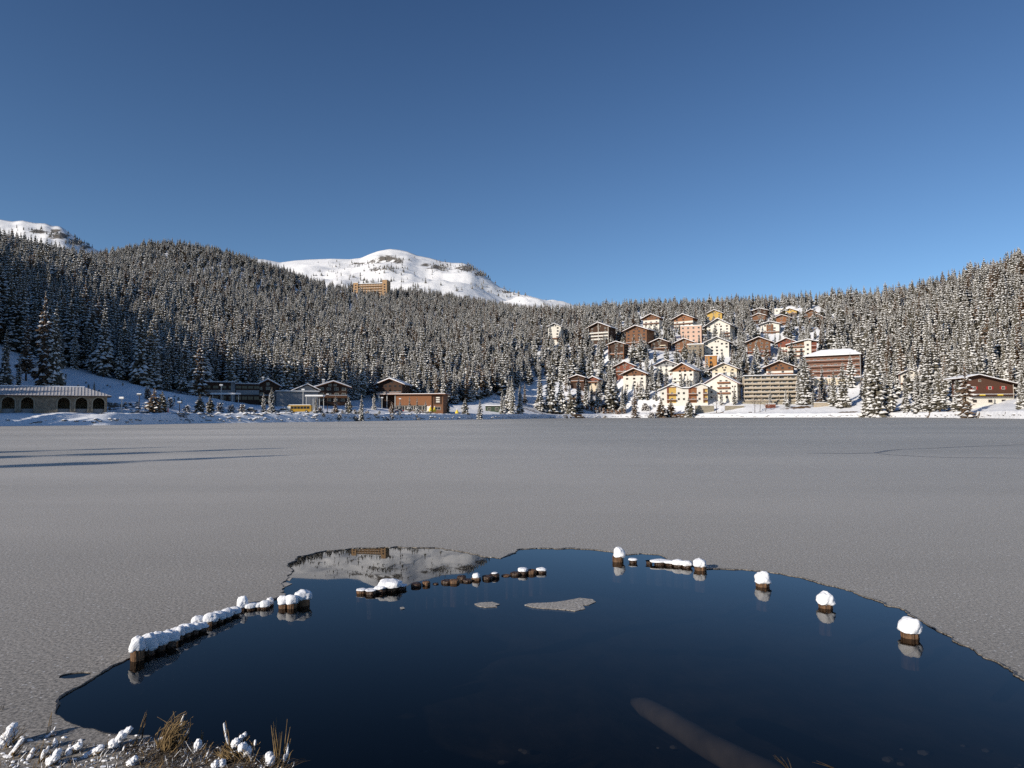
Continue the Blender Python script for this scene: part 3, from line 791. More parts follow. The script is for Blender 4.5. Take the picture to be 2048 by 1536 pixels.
FATB = crown_mesh('spruce_crown', 10, 20, 0.40, 0.28, 'brown_needle', thin=1.5, ragged=0.4, droop=0.4, z0=0.03, top_r=0.05)
SLIM = crown_mesh('larch_crown', 12, 26, 0.10, 0.5, 'needle', 0.5, 0.8, 0.08, 0.35)

# ------------------------------------------------------------------ listed trees: px, top, base, distance, kind, width factor, label
TREES = [
 (10, 655, 772, 178, 0, .9, 'snowy spruce at the left edge of the frame behind the arcaded building'),
 (37, 715, 776, 176, 1, .8, 'short snowy spruce second from the left edge behind the arcaded building'),
 (52, 628, 752, 196, 6, 1., 'brownish larch with thin snowy crown on the slope at far left'),
 (86, 578, 776, 182, 7, .85, 'tallest brownish larch rising behind the arcaded roof at the left'),
 (110, 600, 776, 184, 0, .7, 'slim spruce pressed against the right side of the tallest larch'),
 (188, 762, 790, 172, 5, 1.0, 'tiny dark spruce poking up behind the right end of the arcaded roof'),
 (308, 776, 833, 169, 'fatb', 1., 'bushy brown green conifer on the left shore next to the salmon pole'),
 (324, 781, 831, 173, 'fat', .9, 'dark bushy conifer leaning behind the brown green one on the left shore'),
 (399, 788, 836, 190, 'fat', 1.0, 'round dark conifer on the left shore below the flat hall'),
 (420, 791, 834, 194, 'fat', .9, 'second round dark conifer touching the white canopy'),
 (543, 773, 838, 208, 1, 1.3, 'snow laden young spruce standing alone on the bank left of the yellow bus'),
 (527, 784, 833, 211, 1, 1.2, 'smaller half of the spruce pair left of the yellow bus'),
 (671, 790, 830, 240, 6, 1.5, 'brownish young larch on the bank right of the yellow bus'),
 (697, 792, 834, 243, 'fat', .8, 'dark stubby conifer in the bank shrubs near the blue roofed house'),
 (723, 789, 838, 236, 0, 1.0, 'narrow snowy spruce at the water side of the shrub bank'),
 (783, 803, 836, 268, 'fatb', .8, 'reddish low conifer in front of the car port of the wooden hall'),
 (819, 792, 826, 318, 5, 1.1, 'dark narrow spruce before the middle of the long wooden hall'),
 (834, 794, 827, 316, 5, 1.0, 'second dark narrow spruce before the long wooden hall'),
 (800, 798, 829, 306, 0, 1.3, 'snowy young spruce before the left end of the long wooden hall'), (851, 800, 828, 312, 1, 1.2, 'low snowy spruce before the white door of the wooden hall'),
 (632, 792, 830, 224, 0, 1.2, 'narrow snowy spruce at the back end of the yellow bus'), (748, 786, 830, 290, 1, 1.3, 'snowy spruce left of the dark car port'),
 (893, 796, 824, 345, 'fat', .9, 'snow heaped bush tree at the right end of the long wooden hall'),
 (930, 796, 832, 318, 'fat', .9, 'broad snowy spruce between the wooden hall and the green shed'),
 (960, 797, 834, 312, 1, 1.2, 'young snowy spruce on the shore in front of the green shed'),
 (1005, 778, 829, 372, 1, 1.0, 'snowy spruce just right of the green shed'),
 (1024, 752, 828, 385, 2, 1.0, 'tall narrow spruce on the snow bank right of the green shed'),
 (1040, 770, 829, 390, 0, 1.0, 'shorter spruce beside the tall one right of the green shed'),
 (1080, 745, 824, 442, 0, 1.1, 'spruce at the foot of the bare snow gully'),
 (1102, 716, 828, 446, 1, 1.0, 'tallest shore spruce left of the village'),
 (1122, 742, 830, 448, 4, 1.0, 'dense spruce right beside the tallest shore spruce'),
 (1142, 788, 832, 446, 'fat', 1.0, 'dark squat spruce at the shore beside the rusty hedge'),
 (1158, 752, 822, 462, 0, 1.0, 'spruce at the left end of the rusty hedge'),
 (1196, 760, 812, 474, 1, 1.0, 'spruce in front of the little reddish house'),
 (1222, 736, 812, 476, 3, 1.1, 'wide spruce behind the rusty hedge below the brown gabled white house'),
 (1245, 772, 814, 470, 0, 1.0, 'short spruce at the right end of the rusty hedge'),
 (1270, 775, 830, 440, 6, 1.2, 'brown larch on the shore left of the frosted bush'),
 (1282, 664, 742, 540, 3, 1.1, 'broad snowy spruce covering the right half of the large brown balcony chalet'),
 (1232, 688, 758, 520, 4, .9, 'spruce standing in front of the brown framed chalet'),
 (1180, 690, 768, 510, 2, 1.0, 'slender pale stemmed spruce at the left flank of the village'),
 (1164, 676, 760, 525, 0, 1.0, 'tall spruce at the forest corner left of the village'),
 (1304, 722, 784, 488, 1, 1.1, 'spruce between the brown gabled white house and the white guesthouse'),
 (1318, 742, 786, 486, 5, 1.0, 'darker spruce close behind the left gable of the white guesthouse'),
 (1363, 744, 772, 492, 0, 1.1, 'small spruce in front of the bright gabled chalet'),
 (1398, 712, 762, 508, 3, 1.2, 'wide dark spruce left of the ochre tower'),
 (1370, 685, 722, 545, 'fat', .8, 'leafless looking bushy tree in front of the cream stone house'),
 (1331, 640, 682, 600, 1, 1.1, 'spruce left of the pink block'),
 (1404, 655, 688, 600, 0, 1.2, 'spruce between the pink block and the big white chalet'),
 (1481, 642, 704, 590, 3, 1.0, 'spruce at the right corner of the big white chalet'),
 (1492, 690, 764, 512, 3, 1.0, 'large spruce left of the carved brown chalet'),
 (1514, 682, 760, 520, 1, 1.0, 'large spruce screening the broad brown chalet'),
 (1500, 614, 672, 650, 7, .9, 'orange brown larch above the big white chalet'),
 (1476, 700, 775, 505, 0, 1.0, 'spruce right of the cream chalet'),
 (1611, 712, 808, 448, 1, 1.1, 'tall spruce between the balconied block and the big brown hotel'),
 (1598, 742, 810, 450, 2, 1., 'narrow spruce against the right wall of the balconied block'),
 (1687, 722, 818, 420, 1, 1.15, 'tall snowy spruce in front of the big brown hotel'),
 (1668, 740, 806, 428, 0, 1.1, 'shorter spruce overlapping the front of the big brown hotel'),
 (1640, 768, 808, 440, 6, 1.2, 'yellowish young larch in front of the cream hotel base'),
 (1752, 700, 828, 366, 1, 1.0, 'huge snowy spruce on a brown earth patch right of the hotel'),
 (1780, 728, 827, 368, 4, 1.0, 'large spruce sharing the brown earth patch'),
 (1733, 742, 822, 376, 0, 1.0, 'spruce at the left of the brown earth patch by the shore'),
 (1812, 756, 824, 350, 0, 1.1, 'spruce left of the white red trimmed house by the shore'),
 (1838, 742, 826, 335, 1, 1.1, 'spruce in front of the white red trimmed house'),
 (1880, 735, 824, 318, 5, 1.3, 'olive green spruce with little snow at the right shore'),
 (1858, 752, 820, 330, 0, 1.2, 'snowy spruce left of the olive green one'),
 (1932, 724, 828, 262, 7, 1.1, 'pinkish brown larch with snow in front of the red chalet'),
 (1916, 748, 818, 290, 0, 1.2, 'spruce between the olive green one and the pinkish larch'),
 (2046, 742, 838, 232, 1, 1.2, 'snowy spruce cut by the right edge of the frame'),
 (1378, 794, 829, 444, 'fat', .8, 'dark bushy tree on the shore meadow below the white guesthouse'),
 (1322, 794, 827, 448, 'fatb', .8, 'brown green bushy tree left on the shore meadow'),
 (1342, 797, 826, 450, 'fatb', .8, 'second brown green bushy tree on the shore meadow'),
]
SUNT = math.tan(SUN_EL)
def shades_ice(x, y, top):
    k = top / SUNT
    for s in (0.5, 0.75, 1.0):
        qx = x - SUN_H.x * k * s; qy = y - SUN_H.y * k * s
        if math.hypot(qx, qy) < float(shore_r(math.degrees(math.atan2(qx, qy)))) - 1: return True
    return False

placed = []
def plant(x, y, z, h, kind, wf, label, group=None, rot=None, name=None):
    cm = FAT if kind == 'fat' else FATB if kind == 'fatb' else SLIM if kind == 'slim' else FAR_CROWNS[kind - 8] if kind > 7 else CROWNS[kind]
    nm = name or ('larch_tree' if kind in (6, 7, 14, 15, 'slim') else 'spruce_tree')
    t = thing(nm, label, 'tree', (x, y, z - 0.1), random.uniform(0, 6.28) if rot is None else rot, group)
    t.scale = (h * wf, h * wf, h)
    link('trunk', TRUNK, t); link('crown', cm, t)
    return t

for px, pt, pb, Y, kind, wf, lab in TREES:
    b = at(px, pb, Y)
    z = float(ground_z(b.x, b.y))
    h = (pb - pt) / F * Y + (b.z - z)
    plant(b.x, b.y, z, max(h, 2.0), kind, wf * (1.25 if px > 980 else 1.1), lab)
    placed.append((b.x, b.y))
# three trees on the shore left of the frame: their long shadows lie on the ice
for i, ((tx, ty), h, wf, lab) in enumerate([((-8.4, 29.0), 24.0, 1.35, 'snowy spruce on the near left shore, nearest to the camera'), ((-10.6, 35.6), 24.0, 1.3, 'snowy spruce on the near left shore, farther along the bank'),
                                  ((-17.5, 37.0), 22.0, 1.3, 'snowy spruce on the near left shore behind the other two')]):
    k = h / SUNT
    x = tx + SUN_H.x * k; y = ty + SUN_H.y * k
    z = float(ground_z(x, y))
    plant(x, y, z, h - z, 'fat', wf * 0.5, lab)

# ------------------------------------------------------------------ random forest
P_CLEAR_LEFT = [(-30, 690), (0, 690), (30, 705), (120, 738), (200, 752), (300, 777), (390, 793), (420, 812), (420, 900), (-30, 900)]
P_FLATS = [(400, 796), (500, 800), (640, 803), (700, 800), (760, 796), (900, 812), (965, 800), (1000, 790), (1020, 800), (1040, 785), (1100, 800), (1140, 800), (1160, 815), (2100, 812), (2100, 900), (400, 900)]
P_VILLAGE = [(1206, 716), (1236, 660), (1278, 645), (1340, 650), (1480, 650), (1500, 640), (1660, 640), (1690, 650), (1660, 690), (1735, 700), (1745, 830), (1130, 830), (1140, 745), (1180, 740)]
P_UPPER = [(1240, 640), (1280, 560), (1700, 560), (1700, 640), (1500, 625), (1340, 622)]
P_SNOW1 = [(1040, 775), (1085, 760), (1130, 775), (1140, 840), (1000, 840), (1000, 800)]
P_RIGHTBANK = [(1955, 803), (2100, 800), (2100, 900), (1955, 900)]
cand = []
y = 6.0
while y < 1080:
    s = 5.4 if y < 420 else 6.8 if y < 650 else 8.0
    xs = np.arange(-1.0 * y - 190, min(0.85 * y + 40, 1e9) if y > 120 else -0.8 * y - 30, s)
    for x in xs:
        cand.append((x + random.uniform(-.42, .42) * s, y + random.uniform(-.42, .42) * s))
    y += s
cand = np.array(cand)
cz = ground_z(cand[:, 0], cand[:, 1])
cpx, cpy = project(np.column_stack([cand, cz]))
cdr = np.hypot(cand[:, 0], cand[:, 1]) - shore_r(np.degrees(np.arctan2(cand[:, 0], cand[:, 1])))
nz = vnoise(cand[:, 0], cand[:, 1], 0.018, 3, 12.0)
nz2 = vnoise(cand[:, 0], cand[:, 1], 0.05, 2, 31.0)
dens = np.ones(len(cand))
dens[inside(P_VILLAGE, cpx, cpy)] = 0.85
dens[inside(P_FLATS, cpx, cpy)] = 0
dens[inside(P_CLEAR_LEFT, cpx, cpy)] = 0
dens[inside(P_SNOW1, cpx, cpy)] = 0.06
dens[inside(P_RIGHTBANK, cpx, cpy)] = 0
dens[cdr < 14] = 0
outl = (cpx < -10)
dens[outl & (cdr < 28)] = 0
# forest thins out towards the open slope of the mountain
edge = np.interp(cpx, [480, 600, 640, 680, 720, 760, 800, 860, 920, 980, 1000, 1040, 1130], [400, 560, 572, 585, 577, 572, 577, 580, 588, 600, 608, 613, 600])
top_zone = (cpx > 560) & (cpx < 1135) & (cpy < edge + 14)
dens[top_zone] *= sstep(-10, 16, (cpy - edge))[top_zone] * 0.85 + 0.03
u = rng.random(len(cand))
keepm = u < dens * np.where(nz > 0.42, 0.55, 1.0)
# tree heights: tall at the foot of the slopes, shorter higher up; fully random in shape
hh = np.interp(cand[:, 1], [150, 280, 420, 600, 800, 1000], [23, 22, 19.5, 16.5, 13.5, 12])
hh = np.where(cpx > 1650, np.interp(cand[:, 1], [250, 350, 450, 700], [22, 26, 23, 18]), hh)
hh = hh * (1 + 0.2 * nz2) * rng.uniform(0.62, 1.22, len(cand))
hh = np.where(inside(P_VILLAGE, cpx, cpy), hh * rng.uniform(0.5, 1.2, len(cand)), hh)
spr = []
LP = np.array(placed)
for i in np.nonzero(keepm)[0]:
    x, yv = cand[i]; h = hh[i]; z = cz[i]
    if (np.hypot(LP[:, 0] - x, LP[:, 1] - yv) < 4.2).any(): continue
    pxh = h / yv * F; pw = 0.17 * pxh
    bad = False; px_c = cpx[i]; free = random.random() < 0.26
    for (l, r, t, b, Yb, nm) in ALL_BOXES:
        if nm in OVERGROWN and not (abs(yv - Yb - 5) < 9): continue
        if l - pw * 0.7 < cpx[i] < r + pw * 0.7:
            if px_c > 1100 and yv < Yb - 8 and pw < 0.62 * (r - l) and free: continue
            if yv < Yb + 3 and cpy[i] > t and cpy[i] - pxh < b - 1:
                m = 0.5 * pw
                if l - m < cpx[i] < r + m and cpy[i] - pxh < b - (0.58 if px_c > 1100 else 0.45 if nm == 'orange hotel' else 0.15) * (b - t) - 3 * (random.random() < .5): bad = True; break
            if abs(yv - Yb - 5) < (11 if px_c > 1100 else 13) and l - 2 < cpx[i] < r + 2: bad = True; break
    if bad: continue
    if cpx[i] < 300:
        while h > 6 and shades_ice(x, yv, z + h): h *= 0.94
        if h <= 6: continue
        pxh = h / yv * F
    k = rng.choice(8, p=[.17, .17, .14, .11, .16, .10, .08, .07])
    if yv > 400 + rng.uniform(-60, 60): k += 8
    spr.append((x, yv, z, h, int(k), rng.uniform(0.85, 1.3) * float(np.interp(yv, [200, 450, 900], [1.05, 1.2, 1.45])), pxh, cpx[i], cpy[i]))
# a close stand added beyond the left edge of the frame; its shade reaches the foot of the bank and no farther
for k in range(120):
    px = rng.uniform(-60, 235); t = rng.uniform(44, 78)
    s = on_plane(px, float(np.interp(px, [-60, 0, 110, 235], [852.5, 852, 851.2, 850.0])))
    bx_, by_ = s.x + SUN_H.x * (t + 1.5), s.y + SUN_H.y * (t + 1.5)
    zb = float(ground_z(bx_, by_)); h = t * SUNT - zb
    qx, qy = project((bx_, by_, zb))
    if h < 7 or qx[0] > -25: continue
    h += 1.5
    spr.append((bx_, by_, zb, h, int(rng.integers(0, 6)), 1.6, 1.0, float(qx[0]), float(qy[0])))
# scattered trees on the open mountain slope
mt = []
for cx, cy, ra, rb, n in [(775, 540, 45, 9, 60), (752, 535, 20, 8, 16), (725, 530, 25, 5, 12), (880, 535, 26, 12, 55), (938, 538, 28, 11, 70), (965, 552, 16, 8, 30), (1000, 583, 25, 7, 26), (680, 540, 40, 16, 22), (800, 525, 35, 12, 24), (640, 550, 30, 8, 14),
                          (760, 566, 60, 6, 40), (850, 574, 60, 5, 36), (940, 575, 60, 8, 30), (1045, 604, 8, 6, 8), (1085, 607, 20, 5, 10), (700, 555, 40, 8, 16), (1030, 590, 25, 5, 10), (150, 488, 30, 10, 40), (110, 470, 25, 7, 20), (60, 462, 40, 5, 16)]:
    for _ in range(n):
        qx = rng.normal(cx, ra * 0.55); qy = rng.normal(cy, rb * 0.55)
        # find the mountain point seen nearest that direction
        j = int(np.clip(round((qx + 700) / 5.0), 0, len(mpx) - 1))
        col = mb_py[:62, j]
        ii = int(np.argmin(np.abs(col - qy)))
        if ii < 2: continue
        mt.append((MX[ii, j] + rng.uniform(-4, 4), YY[ii, j], MZ[ii, j] - 0.5, rng.uniform(6, 13.5), 8 + int(rng.choice(6)), rng.uniform(0.9, 1.4)))

# the 300 that show largest are single trees, the rest one forest
order = sorted(range(len(spr)), key=lambda i: -spr[i][6] if -30 < spr[i][7] < 2080 else 0)
N_IND = 300 - len(TREES)
ind = set(order[:N_IND])
def near_house(px, py, Y):
    best = None
    for (l, r, t, b, Yb, nm) in ALL_BOXES:
        c = (l + r) / 2; m = (t + b) / 2
        d = math.hypot((px - c) * 1.0, (py - m) * 1.0)
        if d < 70 and (best is None or d < best[0]):
            best = (d, nm, c, (r - l) / 2, Yb)
    return best
LANDM = [(0, 'left frame edge'), (30, 'short left edge spruce'), (62, 'thin far left larch'), (95, 'tallest brownish larch'), (130, 'arcaded roof'), (165, 'tiny roof spruce'), (200, 'end of the arcaded roof'), (235, 'grey lamp post'), (265, 'dark lamp post'), (295, 'thin bare slope tree'), (320, 'brown green conifer'), (338, 'salmon pole'), (360, 'thin dark lamp post'), (385, 'reddish frosted shrub'), (412, 'round dark conifers'), (435, 'hall lamp post'), (465, 'flat hall'), (510, 'right flat hall end'),
         (540, 'dark gabled house'), (575, 'yellow bus'), (605, 'panelled station'), (635, 'right canopy'), (668, 'blue roofed house'), (710, 'house gap'), (745, 'dark car port'), (780, 'painted guesthouse'), (815, 'wooden hall door'), (850, 'wooden hall'), (885, 'sign board'), (912, 'small yellow parasol'),
         (960, 'green shed'), (1005, 'shed side spruces'), (1040, 'snow bank'), (1065, 'snow gully'), (1100, 'tallest shore spruce'), (1150, 'squat shore spruce'), (1210, 'rusty hedge'), (1290, 'frost white thicket'), (1400, 'white guesthouse'), (1540, 'balconied block'), (1665, 'big brown hotel'), (1720, 'cream hotel base'),
         (1755, 'brown earth patch'), (1790, 'earth patch spruce'), (1820, 'white red trimmed house'), (1855, 'red trim wall'), (1880, 'olive green spruce'), (1910, 'spruce gap'), (1935, 'pinkish larch'), (1965, 'red chalet ridge'), (1995, 'red chalet'), (2020, 'red chalet eaves'), (2045, 'right frame edge')]
for i in order[:N_IND]:
    x, yv, z, h, k, wf, pxh, qx, qy = spr[i]
    kind = 'brownish larch' if k % 8 in (6, 7) else 'snowy spruce'
    kinds = kind + ('es' if kind.endswith('h') else 's')
    size = 'very tall' if pxh > 125 else 'tall' if pxh > 95 else 'short' if pxh < 66 else 'middling'
    form = 'slender' if k % 8 in (0, 2, 5, 6) else 'broad'
    nb = near_house(qx, qy - pxh * 0.4, yv) if qx > 1100 else None
    if nb:
        d, nm, c, hw, Yb = nb
        side = 'left of' if qx < c - hw else 'right of' if qx > c + hw else ('behind' if yv > Yb else 'in front of')
        where = f'{side} the {nm}'
    else:
        nm = min(LANDM, key=lambda l: abs(l[0] - qx))[1]
        row = 'at the forest foot' if qy > 765 else 'low in the forest' if qy > 735 else 'midway in the forest' if qy > 700 else 'higher in the forest'
        where = f'{row} above the {nm}'
    lab = f'{size} {form} {kind} {where}'
    plant(x, yv, z, h, k, wf, lab, f'{size} {form} {kinds} {where}')

# the forest as one object: points carrying size, turn and kind, crowns set on them by geometry nodes
rest = [s[:6] for i, s in enumerate(spr) if i not in ind] + mt
protos = []
for k, cm in enumerate(CROWNS + FAR_CROWNS):
    me = cm.copy(); bm = bmesh.new(); bm.from_mesh(me)
    tm = bmesh.new(); tm.from_mesh(TRUNK)
    tmp = bpy.data.meshes.new('tmp'); tm.to_mesh(tmp); n0 = len(bm.faces)
    bm.from_mesh(tmp); bm.faces.ensure_lookup_table()
    for f in bm.faces[n0:]: f.material_index = 2
    bm.to_mesh(me); bm.free(); tm.free(); bpy.data.meshes.remove(tmp)
    me.materials.append(M['bark'])
    protos.append(me)
pm = bpy.data.meshes.new('spruce_forest')
pm.from_pydata([(s[0], s[1], s[2] - 0.2) for s in rest], [], [])
def pattr(n, typ, vals, key='value'):
    a = pm.attributes.new(n, typ, 'POINT'); a.data.foreach_set(key, np.asarray(vals).reshape(-1))
pattr('kind_id', 'INT', np.array([s[4] for s in rest], np.int32))
pattr('turn', 'FLOAT', rng.uniform(0, 6.28, len(rest)).astype(np.float32))
pattr('size', 'FLOAT_VECTOR', np.array([(s[3] * s[5], s[3] * s[5], s[3]) for s in rest], np.float32), 'vector')
forest = link('spruce_forest', pm)
forest['kind'] = 'stuff'; forest['label'] = 'dense snow dusted spruce and larch forest covering the hillsides'
ng = bpy.data.node_groups.new('forest_nodes', 'GeometryNodeTree')
ng.interface.new_socket('Geometry', in_out='INPUT', socket_type='NodeSocketGeometry')
ng.interface.new_socket('Geometry', in_out='OUTPUT', socket_type='NodeSocketGeometry')
gi = ng.nodes.new('NodeGroupInput'); go = ng.nodes.new('NodeGroupOutput')
jg = ng.nodes.new('GeometryNodeJoinGeometry')
kid = ng.nodes.new('GeometryNodeInputNamedAttribute'); kid.data_type = 'INT'; kid.inputs['Name'].default_value = 'kind_id'
trn = ng.nodes.new('GeometryNodeInputNamedAttribute'); trn.data_type = 'FLOAT'; trn.inputs['Name'].default_value = 'turn'
siz = ng.nodes.new('GeometryNodeInputNamedAttribute'); siz.data_type = 'FLOAT_VECTOR'; siz.inputs['Name'].default_value = 'size'
cxyz = ng.nodes.new('ShaderNodeCombineXYZ')
GL = ng.links.new
GL(trn.outputs['Attribute'], cxyz.inputs['Z'])
for k, me in enumerate(protos):
    po = bpy.data.objects.new('forest_tree', me)          # never linked to the scene: only a shape to copy
    oi = ng.nodes.new('GeometryNodeObjectInfo'); oi.inputs['Object'].default_value = po; oi.inputs['As Instance'].default_value = True
    cmpn = ng.nodes.new('FunctionNodeCompare'); cmpn.data_type = 'INT'; cmpn.operation = 'EQUAL'
    GL(kid.outputs['Attribute'], cmpn.inputs[2]); cmpn.inputs[3].default_value = k
    ip = ng.nodes.new('GeometryNodeInstanceOnPoints')
    GL(gi.outputs[0], ip.inputs['Points']); GL(cmpn.outputs[0], ip.inputs['Selection']); GL(oi.outputs['Geometry'], ip.inputs['Instance'])
    GL(cxyz.outputs[0], ip.inputs['Rotation']); GL(siz.outputs['Attribute'], ip.inputs['Scale'])
    GL(ip.outputs[0], jg.inputs[0])
GL(jg.outputs[0], go.inputs[0])
md = forest.modifiers.new('forest', 'NODES'); md.node_group = ng
print('FOREST', len(spr), 'rest', len(rest), 'ind', len(ind))

# ------------------------------------------------------------------ buildings
WIN_CACHE = {}
def window(parent, x, y, z, w, h, frame='frame', face='front', cross=True):
    """one window: a frame standing 4 cm proud of the wall, its pane a child"""
    key = (round(w, 1), round(h, 1), frame, cross)
    if key not in WIN_CACHE:
        w_, h_ = key[0], key[1]
        t = min(0.12, w_ * 0.12)
        fb = MB()
        fb.box(-w_/2, -w_/2 + t, -0.07, 0.03, 0, h_); fb.box(w_/2 - t, w_/2, -0.07, 0.03, 0, h_)
        fb.box(-w_/2 + t, w_/2 - t, -0.07, 0.03, h_ - t, h_); fb.box(-w_/2 + t, w_/2 - t, -0.09, 0.03, 0, t)
        if cross: fb.box(-t * 0.3, t * 0.3, -0.06, 0.02, t, h_ - t)
        gb = MB(); gb.box(-w_/2 + t, w_/2 - t, -0.03, 0.01, t, h_ - t)
        WIN_CACHE[key] = (fb.mesh('window', M[frame]), gb.mesh('pane', M['glass']))
    fm, gm = WIN_CACHE[key]
    f = link('window', fm, parent)
    f.location = (x, y, z)
    if face == 'left': f.rotation_euler = (0, 0, -math.pi / 2)
    if face == 'right': f.rotation_euler = (0, 0, math.pi / 2)
    link('pane', gm, f)
    return f

def balcony(parent, x0, x1, y, z, colour, rail=0.95, depth=1.2):
    b = MB(); b.box(x0, x1, y - depth, y - 0.02, z - 0.16, z)
    o = b.obj('balcony', M[colour], parent)
    r = MB(); r.box(x0, x1, y - depth - 0.06, y - depth, z + 0.12, z + rail)
    r.box(x0, x0 + 0.06, y - depth, y - 0.05, z + 0.12, z + rail); r.box(x1 - 0.06, x1, y - depth, y - 0.05, z + 0.12, z + rail)
    n = max(2, int((x1 - x0) / 2.0))
    for i in range(n + 1):
        xx = x0 + 0.1 + (x1 - x0 - 0.2) * i / n
        r.box(xx - 0.05, xx + 0.05, y - depth - 0.02, y - depth + 0.03, z, z + 0.12)
    r.obj('railing', M[colour], o)
    s = MB(); s.box(x0 - .02, x1 + .02, y - depth - 0.1, y - depth + 0.06, z + rail + 0.003, z + rail + 0.16)
    s.obj('snow', M['snow'], o)
    return o

def gable_roof(parent, wr, y0, y1, he, hr, th=0.25, snow=0.5, roofmat='roofmetal', x0=0.0):
    hw = wr / 2
    b = MB()
    b.prism([(x0 - hw, he - th), (x0, hr - th), (x0 + hw, he - th), (x0 + hw, he), (x0, hr), (x0 - hw, he)], y0, y1)
    # concave profile: as two convex slabs
    b = MB()
    b.prism([(x0 - hw, he - th), (x0 - 0.002, hr - th), (x0 - 0.002, hr), (x0 - hw, he)], y0, y1)
    b.prism([(x0 + 0.002, hr - th), (x0 + hw, he - th), (x0 + hw, he), (x0 + 0.002, hr)], y0, y1)
    o = b.obj('roof', M[roofmat], parent)
    if snow:
        s = MB(); e = 0.12; n = 10
        top = []; bot = []
        for i in range(n + 1):
            f = i / n; x = -hw + e + (wr - 2 * e) * f
            zb = he + (hr - he) * (1 - abs(x) / hw)
            d = snow * (0.75 + 0.25 * math.sin(f * math.pi)) * random.uniform(0.9, 1.1)
            if i in (0, n): d *= 0.6
            top.append((x0 + x, zb + d)); bot.append((x0 + x, zb + 0.004))
        for i in range(n):
            s.prism([bot[i], bot[i + 1], top[i + 1], top[i]], y0 + 0.06, y1 - 0.06)
        s.obj('snow', M['snow'], o)
    return o

def chimney(parent, x, y, z0, z1):
    b = MB(); b.box(x - .4, x + .4, y - .4, y + .4, z0, z1); b.box(x - .5, x + .5, y - .5, y + .5, z1, z1 + .15)
    o = b.obj('chimney', M['grey'], parent)
    s = MB(); s.box(x - .48, x + .48, y - .48, y + .48, z1 + .153, z1 + .45); s.obj('snow', M['snow'], o)

def place(pl, pr, pb, Y, rz, depth, name, label, cat='house'):
    p = at((pl + pr) / 2, pb, Y)
    q = Vector((p.x, p.y, p.z)) + Matrix.Rotation(rz, 3, 'Z') @ Vector((0, depth / 2, 0))
    return thing(name, label, cat, q, rz)

